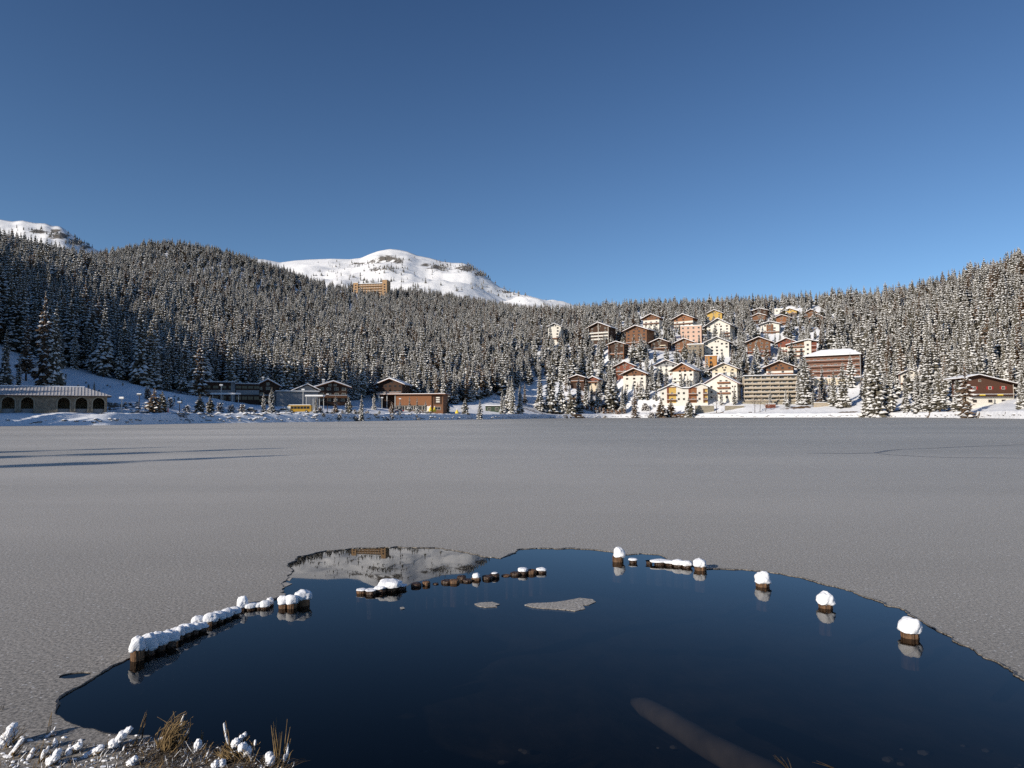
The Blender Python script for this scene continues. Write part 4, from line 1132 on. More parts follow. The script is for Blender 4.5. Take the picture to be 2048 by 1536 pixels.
def chalet(box, Y, lower, upper, wf, label, o, rz):
    pl, pr, ptp, pe, pb = box
    wr = (pr - pl) / F * Y; hr = (pb - ptp) / F * Y; he = (pb - pe) / F * Y
    snow = 0.5
    hr -= snow * 0.7; he -= 0.2
    ov = 0.115 * wr; w = wr - 2 * ov; d = w * o.get('depth', 0.85)
    t = place(pl, pr, pb, Y, rz, d, 'chalet', label)
    yf = -d / 2
    th = 0.25
    hwall = he + (hr - he) * (1 - w / wr) - th - 0.02          # where the side walls meet the roof underside
    hl = max(0.6, min(wf * hr, hwall - 0.3)) if wf < 0.75 else hwall - 0.02
    lb = MB(); lb.box(-w / 2, w / 2, yf, d / 2, -4.0, hl); lb.obj('wall', M[lower], t)
    ub = MB(); e = 0.05 if wf < 0.75 else 0.0
    slope = (hr - he) / (wr / 2)
    zt = hwall - e * slope
    ub.prism([(-w / 2 - e, hl + 0.003), (w / 2 + e, hl + 0.003), (w / 2 + e, zt), (0, hr - th - 0.03), (-w / 2 - e, zt)], yf - e, d / 2 + e)
    ub.obj('upper_wall', M[upper], t)
    gable_roof(t, wr, yf - 0.11 * wr, d / 2 + 0.9, he, hr, th, snow, o.get('roof', 'roofmetal'))
    # bargeboards along the verge
    bb = MB(); yb = yf - 0.11 * wr - 0.08
    bb.prism([(-wr / 2, he - 0.32), (-0.003, hr - 0.32), (-0.003, hr + 0.02), (-wr / 2, he + 0.02)], yb, yb + 0.07)
    bb.prism([(0.003, hr - 0.32), (wr / 2, he - 0.32), (wr / 2, he + 0.02), (0.003, hr + 0.02)], yb, yb + 0.07)
    bb.obj('bargeboard', M['brown' if upper != 'white' else 'dark'], t)
    ns = max(1, int(round(hwall / 2.7))); n = o.get('n', 3)
    fr = 'darkframe' if lower in ('white', 'cream') else 'frame'
    sh = hwall / ns
    for s in range(ns):
        for k in range(n):
            x = -w / 2 + w * (k + 0.5) / n
            if o.get('bay') and abs(x) < 0.16 * w: continue
            if random.random() < 0.14: continue
            x += random.uniform(-.25, .25)
            zc = s * sh + sh * 0.32
            wall_e = e if zc > hl else 0
            window(t, x, yf - wall_e - 0.035, zc, min(1.7, w / n * 0.55), min(1.5, sh * 0.5), fr)
        # one window on each flank
        window(t, -w / 2 - (e if s * sh + .3 * sh > hl else 0) - 0.035, d * 0.1, s * sh + sh * 0.32, 1.3, min(1.4, sh * 0.5), fr, 'left')
        window(t, w / 2 + (e if s * sh + .3 * sh > hl else 0) + 0.035, -d * 0.1, s * sh + sh * 0.32, 1.3, min(1.4, sh * 0.5), fr, 'right')
    if hr - hwall > 2.2:
        for x in ((-1.1, 1.1) if w > 11 else (0,)):
            window(t, x, yf - e - 0.035, hwall + 0.25, 1.2, min(1.2, (hr - hwall) * 0.4), fr)
    bl = o.get('balc', []) or ([1] if ns > 1 and random.random() < .6 else [])
    for s in bl:
        if s <= ns:
            zb = s * sh if s < ns else hwall
            x0, x1 = -w / 2 + 0.1, w / 2 - 0.1
            if o.get('bside') == 'right': x0 = 0.12 * w
            balcony(t, x0, x1, yf - 0.06, zb - 0.05, o.get('bc', 'brown'))
    if o.get('posts'):
        for x in ((-w / 2 + 0.2, 0, w / 2 - 0.2) if o['posts'] == 'white' else (-w / 2 + 0.2, w / 2 - 0.2)):
            pb_ = MB(); pb_.box(x - 0.16, x + 0.16, yf - 1.5, yf - 1.2, -0.5, he + (hr - he) * (1 - abs(x) / (wr / 2)) - 0.35)
            pb_.obj('post', M[o['posts']], t)
    if o.get('bay'):
        bb = MB(); bb.box(-0.17 * w, 0.17 * w, yf - 1.0, yf - 0.01, 0.4, hwall - 0.1)
        bo = bb.obj('bay', M[o['bay']], t)
        for s in range(ns): window(t, 0, yf - 1.04, s * sh + 0.9, 2.2, 1.2, 'frame')
    if o.get('awning'):
        ab = MB(); ab.box(0.05 * w, 0.38 * w, yf - 1.4, yf - 0.05, hwall * 0.62, hwall * 0.62 + 0.7); ab.obj('awning', M['cream'], t)
    if random.random() < 0.7:
        chimney(t, -wr * 0.18, d * 0.15, hr * 0.75, hr + 0.8)
    db = MB(); db.box(w * 0.18, w * 0.18 + 1.0, yf - 0.06, yf + 0.02, 0.0, 2.0)
    db.obj('door', M['brown' if lower in ('white', 'cream') else 'darkframe'], t)
    return t

for c in CHALETS:
    box = c[:5]
    Yc = [h[4] for h in HOUSE_BOXES if h[5] == c[9]][0]
    rz = math.radians(random.uniform(-34, -18))
    if c[9] in ('white red trimmed house',): rz = math.radians(-25)
    chalet(box, Yc, c[5], c[6], c[7], c[8], c[10], rz)

def bx(nm):
    b = [h for h in OTHER_BOXES if h[5] == nm][0]
    return b
def dims(b):
    return (b[1] - b[0]) / F * b[4], (b[3] - b[2]) / F * b[4]

def flat_block(nm, label, wall, rz=-0.35, depth=10, storeys=2, n=4, roofsnow=0.5, frame='frame', parapet='white', cat='house', name='house'):
    b = bx(nm); w, h = dims(b)
    t = place(b[0], b[1], b[3], b[4], rz, depth, name, label, cat)
    w *= 0.93
    wb_ = MB(); wb_.box(-w / 2, w / 2, -depth / 2, depth / 2, -3, h - 0.75); wb_.obj('wall', M[wall], t)
    rb = MB(); rb.box(-w / 2 - .3, w / 2 + .3, -depth / 2 - .3, depth / 2 + .3, h - 0.747, h - 0.5); ro = rb.obj('roof', M[parapet], t)
    sb = MB(); sb.box(-w / 2 - .22, w / 2 + .22, -depth / 2 - .22, depth / 2 + .22, h - 0.496, h - 0.5 + roofsnow); sb.obj('snow', M['snow'], ro)
    sh = (h - 0.75) / storeys
    for s in range(storeys):
        for k in range(n):
            window(t, -w / 2 + w * (k + .5) / n, -depth / 2 - 0.035, s * sh + sh * .3, min(1.8, w / n * .55), min(1.6, sh * .55), frame)
        window(t, w / 2 + 0.035, 0, s * sh + sh * .3, 1.4, min(1.5, sh * .5), frame, 'right')
        window(t, -w / 2 - 0.035, 0, s * sh + sh * .3, 1.4, min(1.5, sh * .5), frame, 'left')
    return t, w, h, depth

flat_block('pink block', 'salmon pink house block with thick flat snow roof in mid village', 'pink', storeys=4, n=4, depth=11)
flat_block('cream stone house', 'squat cream stone house with flat roof left of the white farmhouse', 'stone', storeys=3, n=3, depth=9)
flat_block('white flat house', 'white flat roofed house at the skyline of the village', 'white', storeys=2, n=4, depth=8)
flat_block('ochre tower', 'bright ochre boarded tower house below the white farmhouse', 'ochre', storeys=3, n=1, depth=8, frame='darkframe', parapet='ochre')
flat_block('green shed', 'dark green shed with pale end wall on the lake shore', 'greenboard', rz=0.05, storeys=1, n=2, depth=4, parapet='dark', cat='shed', name='shed')

# modern chalet with white stair tower
def modern():
    b = bx('modern chalet'); w, h = dims(b)
    t = place(b[0], b[1], b[3], b[4], math.radians(-22), 10, 'chalet', 'modern chalet with a white stair tower between orange brown balconies')
    d = 10
    tw = 0.22 * w; tx = 0.18 * w
    a = MB(); a.box(-w * .46, tx - tw / 2 - 0.01, -d / 2 + .6, d / 2, -3, h * 0.66); a.obj('wall', M['white'], t)
    u = MB(); u.prism([(-w * .46, h * .663), (tx - tw / 2 - 0.01, h * .663), (tx - tw / 2 - 0.01, h * .84), (-w * .46, h * .68)], -d / 2 + .55, d / 2); u.obj('upper_wall', M['brown'], t)
    r2 = MB(); r2.box(tx + tw / 2 + 0.01, w * .46, -d / 2 + .6, d / 2, -3, h * 0.8); r2.obj('side_wall', M['red'], t)
    tb = MB(); tb.box(tx - tw / 2, tx + tw / 2, -d / 2, d / 2 - 2, -3, h * .9); tb.obj('tower', M['white'], t)
    rb = MB(); rb.prism([(-w * .52, h * .68), (tx, h * .91), (tx, h * .945), (-w * .52, h * .715)], -d / 2 - .8, d / 2 + .5)
    rb.prism([(tx + .004, h * .91), (w * .52, h * .80), (w * .52, h * .835), (tx + .004, h * .945)], -d / 2 - .8, d / 2 + .5)
    ro = rb.obj('roof', M['roofmetal'], t)
    sb = MB(); sb.prism([(-w * .51, h * .722), (tx, h * .949), (tx, h * .985), (-w * .51, h * .75)], -d / 2 - .7, d / 2 + .4)
    sb.prism([(tx + .004, h * .949), (w * .51, h * .84), (w * .51, h * .87), (tx + .004, h * .985)], -d / 2 - .7, d / 2 + .4)
    sb.obj('snow', M['snow'], ro)
    for s in (0.2, .42, .64):
        window(t, tx, -d / 2 - .035, h * s, 1.6, 1.5, 'darkframe')
        balcony(t, -w * .44, tx - tw / 2 - .1, -d / 2 + .5, h * (s - .06), 'orange')
        for k in range(3): window(t, -w * .36 + k * w * .16, -d / 2 + .5, h * s + .1, 1.6, 1.5, 'frame')
        balcony(t, tx + tw / 2 + .1, w * .45, -d / 2 + .5, h * (s - .06), 'red')
modern()

# white guesthouse with two low gables and its tall neighbour
def guesthouse():
    b = bx('white guesthouse'); w, h = dims(b); d = 11; rz = math.radians(-16)
    t = place(b[0], b[1], b[3], b[4], rz, d, 'guesthouse', 'long white guesthouse with two low gables and golden niches behind brown balconies')
    yf = -d / 2
    he = h * .66
    a = MB(); a.box(-w * .46, w * .46, yf, d / 2, -3, he); a.obj('wall', M['white'], t)
    # one wavy roof: gable, valley, gable
    prof = [(-.52, .60), (-.24, .90), (-.04, .72), (.10, .71), (.32, .93), (.50, .74)]
    g = MB(); pts = [(x * w, z * h - .35) for x, z in prof]
    inner = [(-.459 * w, he + .003), (.459 * w, he + .003), (.459 * w, .735 * h), (.32 * w, .93 * h - .4), (.10 * w, .71 * h - .4), (-.04 * w, .72 * h - .4), (-.24 * w, .90 * h - .4), (-.459 * w, he + .02)]
    for i in range(1, 5):
        pass
    segs = [(-.459, he / h + .001), (-.24, .90 - .4 / h), (-.04, .72 - .4 / h), (.10, .71 - .4 / h), (.32, .93 - .4 / h), (.459, .74)]
    for (xa, za), (xb, zb) in zip(segs[:-1], segs[1:]):
        za_ = max(za * h, he + .02); zb_ = max(zb * h, he + .02)
        g.prism([(xa * w, he + .003), (xb * w, he + .003), (xb * w, zb_), (xa * w, za_)], yf, d / 2)
    g.obj('gable', M['white'], t)
    rb = MB(); sb = MB()
    for (xa, za), (xb, zb) in zip(prof[:-1], prof[1:]):
        rb.prism([(xa * w, za * h - .34), (xb * w, zb * h - .34), (xb * w, zb * h - .08), (xa * w, za * h - .08)], yf - 1.3, d / 2 + .8)
        sb.prism([(xa * w, za * h - .076), (xb * w, zb * h - .076), (xb * w, zb * h + .42), (xa * w, za * h + .42)], yf - 1.22, d / 2 + .7)
    ro = rb.obj('roof', M['roofmetal'], t); sb.obj('snow', M['snow'], ro)
    for x0, x1, zt, cols in [(-.33, -.15, .74, ('red', 'gold')), (.09, .25, .70, ('red', 'orange')), (.37, .455, .64, ('brown', 'gold'))]:
        n_ = MB(); n_.box(x0 * w, x1 * w, yf - .05, yf + .02, 0.1, zt * h); n_.obj('niche', M[cols[1]], t)
        s_ = MB(); s_.box(x0 * w, (x0 + .035) * w, yf - .3, yf - .06, 0.1, zt * h); s_.box(x0 * w, x1 * w, yf - .5, yf - .06, zt * h, zt * h + .4); s_.obj('niche_surround', M[cols[0]], t)
        for s in (.09, .36):
            balcony(t, x0 * w, x1 * w, yf - .06, s * h + .2, 'brown')
            window(t, (x0 + x1) / 2 * w + .3, yf - .09, s * h + .4, 1.5, 1.9, 'frame')
    for s in (.10, .38):
        for x in (-.41, -.10, .0, .30):
            window(t, x * w, yf - .035, s * h + .6, 1.4, 1.4, 'darkframe')
    for x in (-.41,):
        window(t, -w * .46 - .035, 0, .38 * h, 1.4, 1.4, 'darkframe', 'left')
    b = bx('tall white guesthouse'); w, h = dims(b); d = 12; rz = math.radians(-30)
    t = place(b[0], b[1], b[3], b[4], rz, d, 'guesthouse', 'tall white guesthouse with steep gable and three tiers of orange balconies')
    yf = -d / 2; w2 = w * .84; he = h * .66; hr = h - .5
    a = MB(); a.box(-w2 / 2, w2 / 2, yf, d / 2, -3, he); a.obj('wall', M['white'], t)
    slope = (hr - h * .60) / (w / 2)
    g = MB(); g.prism([(-w2 / 2, he + .003), (w2 / 2, he + .003), (w2 / 2, he + .05), (0, hr - .4), (-w2 / 2, he + .05)], yf, d / 2); g.obj('gable', M['white'], t)
    gable_roof(t, w, yf - 1.2, d / 2 + .8, h * .60, hr, .28, .5)
    bbm = MB(); bbm.prism([(-w / 2, h * .60 - .4), (-.003, hr - .4), (-.003, hr + .02), (-w / 2, h * .6 + .02)], yf - 1.29, yf - 1.21); bbm.prism([(.003, hr - .4), (w / 2, h * .60 - .4), (w / 2, h * .6 + .02), (.003, hr + .02)], yf - 1.29, yf - 1.21)
    bbm.obj('bargeboard', M['red'], t)
    for i, s in enumerate((.12, .30, .48, .66)):
        if i: balcony(t, -.08 * w, .24 * w, yf - .05, s * h - .3, 'orange', 1.0, 1.4)
        window(t, .0, yf - .035, s * h, 1.5, 1.9, 'brown' if False else 'darkframe'); window(t, .15 * w, yf - .035, s * h, 1.5, 1.9, 'darkframe')
        if i < 3:
            window(t, -.24 * w, yf - .035, s * h + .3, 1.4, 1.4, 'darkframe')
            for x in (.30, .37): window(t, x * w, yf - .035, s * h + .4, .9, 1.1, 'darkframe')
            for y_ in (-3, 0, 3): window(t, w2 / 2 + .035, y_, s * h + .4, 1.1, 1.2, 'darkframe', 'right')
    chimney(t, 0.08 * w, 2.0, hr * .9, hr + 1.3)
guesthouse()

# balconied apartment block
def apartments():
    b = bx('balconied block'); w, h = dims(b); d = 13; rz = math.radians(-14)
    t = place(b[0], b[1], b[3], b[4], rz, d, 'apartment_block', 'beige apartment block with six tiers of full width concrete balconies and flat roof', 'apartment block')
    yf = -d / 2; w2 = w * .9; n = 6; base = h * .10; sh = (h * .97 - base) / n
    a = MB(); a.box(-w2 / 2, w2 / 2, yf, d / 2, -3, h * .965); a.obj('wall', M['beige'], t)
    r = MB(); r.box(-w2 / 2 - .3, w2 / 2 + .3, yf - 1.9, d / 2 + .3, h * .968, h * .985); ro = r.obj('roof', M['grey'], t)
    s = MB(); s.box(-w2 / 2 - .2, w2 / 2 + .2, yf - 1.8, d / 2 + .2, h * .987, h * .987 + .4); s.obj('snow', M['snow'], ro)
    for i in range(n):
        z = base + i * sh; ext = 0.55 * (n - 1 - i) / (n - 1)
        x0, x1 = -w2 / 2 - ext * 1.2, w2 / 2 - .02
        f = MB(); f.box(x0, x1, yf - 1.8 - ext, yf - .02, z - .2, z)
        bo = f.obj('balcony', M['beige'], t)
        pb_ = MB(); pb_.box(x0, x1, yf - 1.95 - ext, yf - 1.83 - ext, z - .25, z + .95); pb_.obj('railing', M['beige'], bo)
        sn = MB(); sn.box(x0, x1, yf - 2.05 - ext, yf - 1.75 - ext, z + .953, z + 1.08); sn.obj('snow', M['snow'], bo)
        for k in range(7):
            x = -w2 / 2 + w2 * k / 6
            dv = MB(); xx = min(max(x, -w2 / 2 + .1), w2 / 2 - .1); dv.box(xx - .1, xx + .1, yf - 1.7, yf - .02, z + .003, z + sh - .22); dv.obj('divider', M['beige'], t)
        for k in range(6):
            x = -w2 / 2 + w2 * (k + .5) / 6
            window(t, x + .7 * (-1) ** (i + k), yf - .04, z + .1, 2.4, min(2.0, sh * .72), 'frame' if (i + k) % 3 else 'darkframe')
    for i in range(n):
        window(t, w2 / 2 + .035, 0, base + i * sh + .8, 1.2, 1.2, 'frame', 'right')
    g = MB(); g.box(-w2 / 2 - 2.2, w2 / 2 + 1.5, yf - 5.0, yf - 4.4, -3, 1.4)
    go_ = tag(g.obj('garden_wall', M['drystone']), 'dry stone garden wall at the foot of the balconied apartment block', 'wall')
    go_.location = t.location; go_.rotation_euler = t.rotation_euler
apartments()

def brown_hotel():
    b = bx('big brown hotel'); w, h = dims(b); d = 17; rz = math.radians(-33)
    t = place(b[0], b[1], b[3], b[4], rz, d, 'hotel', 'big brown hotel with long rows of balconies under a broad white hipped roof', 'hotel')
    w2 = w * 1.0; yf = -d / 2; hw = h * .74
    a = MB(); a.box(-w2 / 2, w2 / 2, yf, d / 2, -3, hw); a.obj('wall', M['terracotta'], t)
    ee = 1.0; hz = hw
    vs = [(-w2/2 - ee, yf - ee - 1.2, hz), (w2/2 + ee, yf - ee - 1.2, hz), (w2/2 + ee, d/2 + ee, hz), (-w2/2 - ee, d/2 + ee, hz)]
    r = MB(); r.add(vs + [(x, y, z + .3) for x, y, z in vs], [(0, 3, 2, 1), (4, 5, 6, 7), (0, 1, 5, 4), (1, 2, 6, 5), (2, 3, 7, 6), (3, 0, 4, 7)]); ro = r.obj('roof', M['roofmetal'], t)
    z0 = hz + .304
    sv = [(x * .995, y * .995, z0) for x, y, z in vs] + [(x * .99, y * .99, z0 + .5) for x, y, z in vs] + [(-w2 * .22, 0, h - .2), (w2 * .3, 0, h - .2)]
    s = MB(); s.add(sv, [(0, 3, 2, 1), (0, 1, 5, 4), (1, 2, 6, 5), (2, 3, 7, 6), (3, 0, 4, 7), (4, 5, 9, 8), (5, 6, 9), (6, 7, 8, 9), (7, 4, 8)]); s.obj('snow', M['snow'], ro)
    n = 4; sh = hw / n
    for i in range(n):
        z = i * sh
        if i: balcony(t, -w2 / 2 + .2, w2 / 2 - .2, yf - .03, z - .1, 'terracotta', 1.1, 1.5)
        for k in range(8):
            window(t, -w2 / 2 + w2 * (k + .5) / 8, yf - .035, z + .15, 2.2, min(2.0, sh * .68), 'frame')
        window(t, w2 / 2 + .035, -2, z + .7, 1.4, 1.4, 'frame', 'right')
        window(t, -w2 / 2 - .035, -2, z + .7, 1.4, 1.4, 'frame', 'left')
    for x in (-w2 / 2 + .15, w2 / 2 - .15):
        p = MB(); p.box(x - .25, x + .25, yf - 1.7, yf - .03, 0, hw - .05); p.obj('pier', M['grey' if x > 0 else 'red'], t)
    chimney(t, -w2 * .3, 0, h * .8, h + .6)
    b = bx('cream hotel base'); w, h = dims(b); d = 8; rz = math.radians(-20)
    t = place(b[0], b[1], b[3], b[4], rz, d, 'house', 'cream ground floor building with red shuttered windows below the big brown hotel')
    w *= .96
    a = MB(); a.box(-w / 2, w / 2, -d / 2, d / 2, -3, h - .4); a.obj('wall', M['cream'], t)
    s = MB(); s.box(-w / 2 - .1, w / 2 + .1, -d / 2 - .1, d / 2, h - .396, h); s.obj('snow', M['snow'], t)
    for k, x in enumerate((-.36, -.22, .0, .2, .3, .42)):
        window(t, x * w, -d / 2 - .035, h * .42, 1.8, 1.9, 'darkframe')
        for sx in (-1.25, 1.25):
            q = MB(); q.box(x * w + sx - .3, x * w + sx + .3, -d / 2 - .06, -d / 2 - .005, h * .42, h * .42 + 1.9); q.obj('shutter', M['red'], t)
brown_hotel()

def orange_hotel():
    b = bx('orange hotel'); w, h = dims(b); d = 14
    t = place(b[0], b[1], b[3], b[4], math.radians(-8), d, 'hotel', 'orange hotel high on the forest edge below the snowy summit', 'hotel')
    yf = -d / 2
    a = MB(); a.box(-w * .36, w * .36, yf, d / 2, -8, h * .74); a.obj('wall', M['hotelwood'], t)
    for x0, x1, zt in ((-.5, -.365, .86), (.365, .5, 1.0)):
        q = MB(); q.box(x0 * w, x1 * w, yf - 2, d / 2, -10, zt * h - .5); q.obj('tower', M['hotelwood'], t)
        s = MB(); s.box(x0 * w - .3, x1 * w + .3, yf - 2.3, d / 2, zt * h - .497, zt * h); s.obj('snow', M['snow'], t)
    s = MB(); s.box(-w * .362, w * .362, yf - 1.5, d / 2 + .2, h * .743, h * .743 + .7); s.obj('snow', M['snow'], t)
    q = MB(); q.box(-.02 * w, .14 * w, yf - 5, yf - .02, -12, h * .2); q.obj('annex', M['hotelwood'], t)
    n = 4; sh = h * .74 / n
    for i in range(n):
        balcony(t, -w * .35, w * .35, yf - .03, i * sh, 'hotelwood', 1.2, 1.4)
        for k in range(9): window(t, -w * .35 + w * .7 * (k + .5) / 9, yf - .035, i * sh + .3, 2.0, 2.0, 'darkframe')
        for x in (-.432, .432): window(t, x * w, yf - 2.035, i * sh + .8, 2.4, 1.8, 'darkframe')
orange_hotel()

# red chalet at the right
def red_chalet():
    b = bx('red chalet'); w, h = dims(b); d = 12; rz = math.radians(-4)
    t = place(b[0], b[1], b[3], b[4], rz, d, 'chalet', 'dark red chalet with red and white shutters and yellow flower boxes at the right shore')
    yf = -d / 2; w2 = w * .8
    he = h * .66; hr = h * .95
    a = MB(); a.box(-w2 / 2, w2 / 2, yf, d / 2, -2, h * .24); a.obj('wall', M['white'], t)
    slope = (hr - he) / (w / 2); xr = -.25 * w
    g = MB(); g.prism([(-w2 / 2 - .06, h * .243), (w2 / 2 + .06, h * .243), (w2 / 2 + .06, he - .1), (xr, hr - .35), (-w2 / 2 - .06, hr - .9)], yf - .06, d / 2 + .06); g.obj('upper_wall', M['maroon'], t)
    rb = MB(); sb = MB()
    for (xa, za), (xb, zb) in (((-.55, .84), (-.25, .95)), ((-.25, .95), (.54, .60))):
        rb.prism([(xa * w, za * h - .3), (xb * w, zb * h - .3), (xb * w, zb * h - .03), (xa * w, za * h - .03)], yf - 2.0, d / 2 + .8)
        sb.prism([(xa * w, za * h - .026), (xb * w, zb * h - .026), (xb * w, zb * h + .35), (xa * w, za * h + .35)], yf - 1.9, d / 2 + .7)
    ro = rb.obj('roof', M['dark'], t); sb.obj('snow', M['snow'], ro)
    balcony(t, -w2 * .5, w2 * .48, yf - .08, h * .25, 'dark', .8, 1.4)
    for x in (-.2, .12):
        fb = MB(); fb.box(x * w - 1.1, x * w + 1.1, yf - 1.85, yf - 1.55, h * .25 + .3, h * .25 + .75); fb.obj('flower_box', M['lemon'], t)
    for x in (-.3, -.02, .22):
        window(t, x * w, yf - .1, h * .47, 1.3, 1.3, 'white')
        for sx in (-1.05, 1.05):
            q = MB(); q.box(x * w + sx - .35, x * w + sx + .35, yf - .13, yf - .065, h * .47, h * .47 + 1.3); q.obj('shutter', M['redpaint'], t)
        window(t, x * w, yf - .035, h * .05, 1.6, 1.2, 'darkframe')
    window(t, -.2 * w, yf - .1, h * .72, 1.1, .9, 'frame')
    p = MB(); p.box(.36 * w - .08, .36 * w + .08, yf - 1.6, yf - 1.45, -.3, h * .62); p.obj('post', M['frame'], t)
red_chalet()

# ---- the shaded buildings on the left shore
def arcade():
    b = bx('arcaded building'); Y = b[4]; d = 9
    x0 = -34.0; pr = at(214, 818, 157.0); rz = math.radians(33)
    w = 44.0; h = (818 - 774) / F * 157
    t = thing('arcade_building', 'long low stone building with round arches and frosted tile roof at the far left', 'building', (pr.x - math.cos(rz) * w / 2 - math.sin(rz) * d / 2, pr.y - math.sin(rz) * w / 2 + math.cos(rz) * d / 2, float(pr.z)), rz)
    yf = -d / 2; he = h * .56
    # front wall with true arched openings, pier by pier
    n = 13; bay = w / n
    wb_ = MB(); closed = {n - 4}
    for k in range(n):
        xa = -w / 2 + k * bay; xm = xa + bay / 2; r_ = bay * .34
        if k in closed:
            wb_.box(xa, xa + bay, yf, yf + .5, -2, he); continue
        wb_.box(xa, xm - r_, yf, yf + .5, -2, he); wb_.box(xm + r_, xa + bay, yf, yf + .5, -2, he)
        zs = he * .90 - r_ if he * .9 - r_ > .6 else .6
        m_ = 8
        for j in range(m_):
            a0 = math.pi * j / m_; a1 = math.pi * (j + 1) / m_
            p0 = (xm + r_ * math.cos(a0), zs + r_ * math.sin(a0)); p1 = (xm + r_ * math.cos(a1), zs + r_ * math.sin(a1))
            wb_.prism([(p1[0], p1[1]), (p0[0], p0[1]), (p0[0], he), (p1[0], he)], yf, yf + .5)
    wb_.box(-w / 2, w / 2, d / 2 - .4, d / 2, -2, he); wb_.box(w / 2 - .5, w / 2 - .003, yf + .503, d / 2 - .403, -2, he); wb_.box(-w / 2 + .003, -w / 2 + .5, yf + .503, d / 2 - .403, -2, he)
    wb_.obj('wall', M['stone'], t)
    for k in range(n):
        if k in closed: continue
        xm = -w / 2 + (k + .5) * bay; r_ = bay * .34; zs = max(he * .9 - r_, .6)
        ar = MB(); m_ = 9
        for j in range(m_):
            a0 = math.pi * j / m_; a1 = math.pi * (j + 1) / m_; r2 = r_ + .28
            ar.prism([(xm + r_ * math.cos(a1), zs + r_ * math.sin(a1)), (xm + r_ * math.cos(a0), zs + r_ * math.sin(a0)), (xm + r2 * math.cos(a0), zs + r2 * math.sin(a0)), (xm + r2 * math.cos(a1), zs + r2 * math.sin(a1))], yf - .08, yf - .003)
        ar.box(xm - r_ - .28, xm - r_, yf - .08, yf - .003, -.5, zs); ar.box(xm + r_, xm + r_ + .28, yf - .08, yf - .003, -.5, zs)
        ar.obj('arch', M['drystone'], t)
    fl = MB(); fl.box(-w / 2 + .6, w / 2 - .6, yf + .6, d / 2 - .5, -2, .02); fl.obj('floor', M['grey'], t)
    # hipped roof with stepped courses of tiles
    e = .9
    rb = MB(); vs = [(-w/2 - e, yf - e, he + .003), (w/2 + e, yf - e, he + .003), (w/2 + e, d/2 + e, he + .003), (-w/2 - e, d/2 + e, he + .003)]
    rb.add(vs + [(x, y, z + .12) for x, y, z in vs], [(0, 3, 2, 1), (4, 5, 6, 7), (0, 1, 5, 4), (1, 2, 6, 5), (2, 3, 7, 6), (3, 0, 4, 7)])
    ro = rb.obj('eaves', M['dark'], t)
    hc = h - he - .15; nc = 9; run = d / 2 + e
    tb = MB()
    for c in range(nc):
        f0 = c / nc; f1 = (c + 1) / nc
        z0 = he + .13 + hc * f0; z1 = he + .13 + hc * f1
        ins0 = run * f0; ins1 = run * f1
        xa = -w/2 - e + ins0; xb = w/2 + e - ins0; ya = yf - e + ins0; yb = d/2 + e - ins0
        xa1 = -w/2 - e + ins1; xb1 = w/2 + e - ins1; ya1 = yf - e + ins1; yb1 = d/2 + e - ins1
        k = .07
        A = [(xa, ya, z0 + k), (xb, ya, z0 + k), (xb, yb, z0 + k), (xa, yb, z0 + k), (xa1, ya1, z1), (xb1, ya1, z1), (xb1, yb1, z1), (xa1, yb1, z1)]
        tb.add(A, [(0, 1, 5, 4), (1, 2, 6, 5), (2, 3, 7, 6), (3, 0, 4, 7)])
        A2 = [(xa, ya, z0 - .02), (xb, ya, z0 - .02), (xb, yb, z0 - .02), (xa, yb, z0 - .02)] + A[:4]
        tb.add(A2, [(0, 1, 5, 4), (1, 2, 6, 5), (2, 3, 7, 6), (3, 0, 4, 7)])
    to = tb.obj('roof', M['tile'], t)
    hz = he + .13 + hc
    rib = MB()                                              # rows of rounded cover tiles seen as ribs
    nrib = 70
    for i in range(nrib):
        x = -w / 2 - e + (w + 2 * e) * (i + .5) / nrib
        lim = min(1.0, (w / 2 + e - abs(x)) / run)
        if lim < .15: continue
        rib.tube([(x, yf - e + .02, he + .24), (x, yf - e + run * lim * .98, he + .24 + hc * lim * .98)], [.04, .04], 4)
    ri = rib.obj('tile_rib', M['tile'], to); ri['kind'] = 'stuff'
    s = MB(); s.tube([(w / 2 - run + e, 0, hz + .1), (-w / 2 + run - e, 0, hz + .1)], [.16, .16], 6); s.obj('ridge', M['snow'], to)
arcade()

def hall():
    b = bx('flat roofed hall'); w, h = dims(b); d = 12
    t = place(b[0], b[1], b[3], b[4], math.radians(24), d, 'hall', 'dark flat roofed hall of two stepped blocks in the shade behind the round conifers', 'hall')
    yf = -d / 2
    for x0, x1, zt, y_ in ((-.5, .06, 1.0, 0), (.065, .5, .94, -.8)):
        a = MB(); a.box(x0 * w, x1 * w, yf + y_, d / 2, -2, zt * h - .5); a.obj('wall', M['dark'], t)
        p = MB(); p.box(x0 * w + .2, x1 * w - .2, yf + y_ - .1, yf + y_ - .005, h * .42, h * .62); p.obj('panel', M['grey'], t)
        r = MB(); r.box(x0 * w - .4, x1 * w + .0, yf + y_ - .8, d / 2 + .3, zt * h - .497, zt * h - .2); ro = r.obj('roof', M['paleblue'], t)
        s = MB(); s.box(x0 * w - .3, x1 * w - .05, yf + y_ - .7, d / 2 + .2, zt * h - .196, zt * h); s.obj('snow', M['snow'], ro)
        for k in range(4):
            window(t, x0 * w + (x1 - x0) * w * (k + .5) / 4, yf + y_ - .04, h * .18, 2.0, 1.5, 'darkframe'); window(t, x0 * w + (x1 - x0) * w * (k + .5) / 4, yf + y_ - .04, h * .68, 2.0, 1.2, 'darkframe')
    q = MB(); q.box(-.02 * w, .06 * w, yf - .3, yf - .01, 0, h * .95); q.obj('pier', M['grey'], t)
hall()
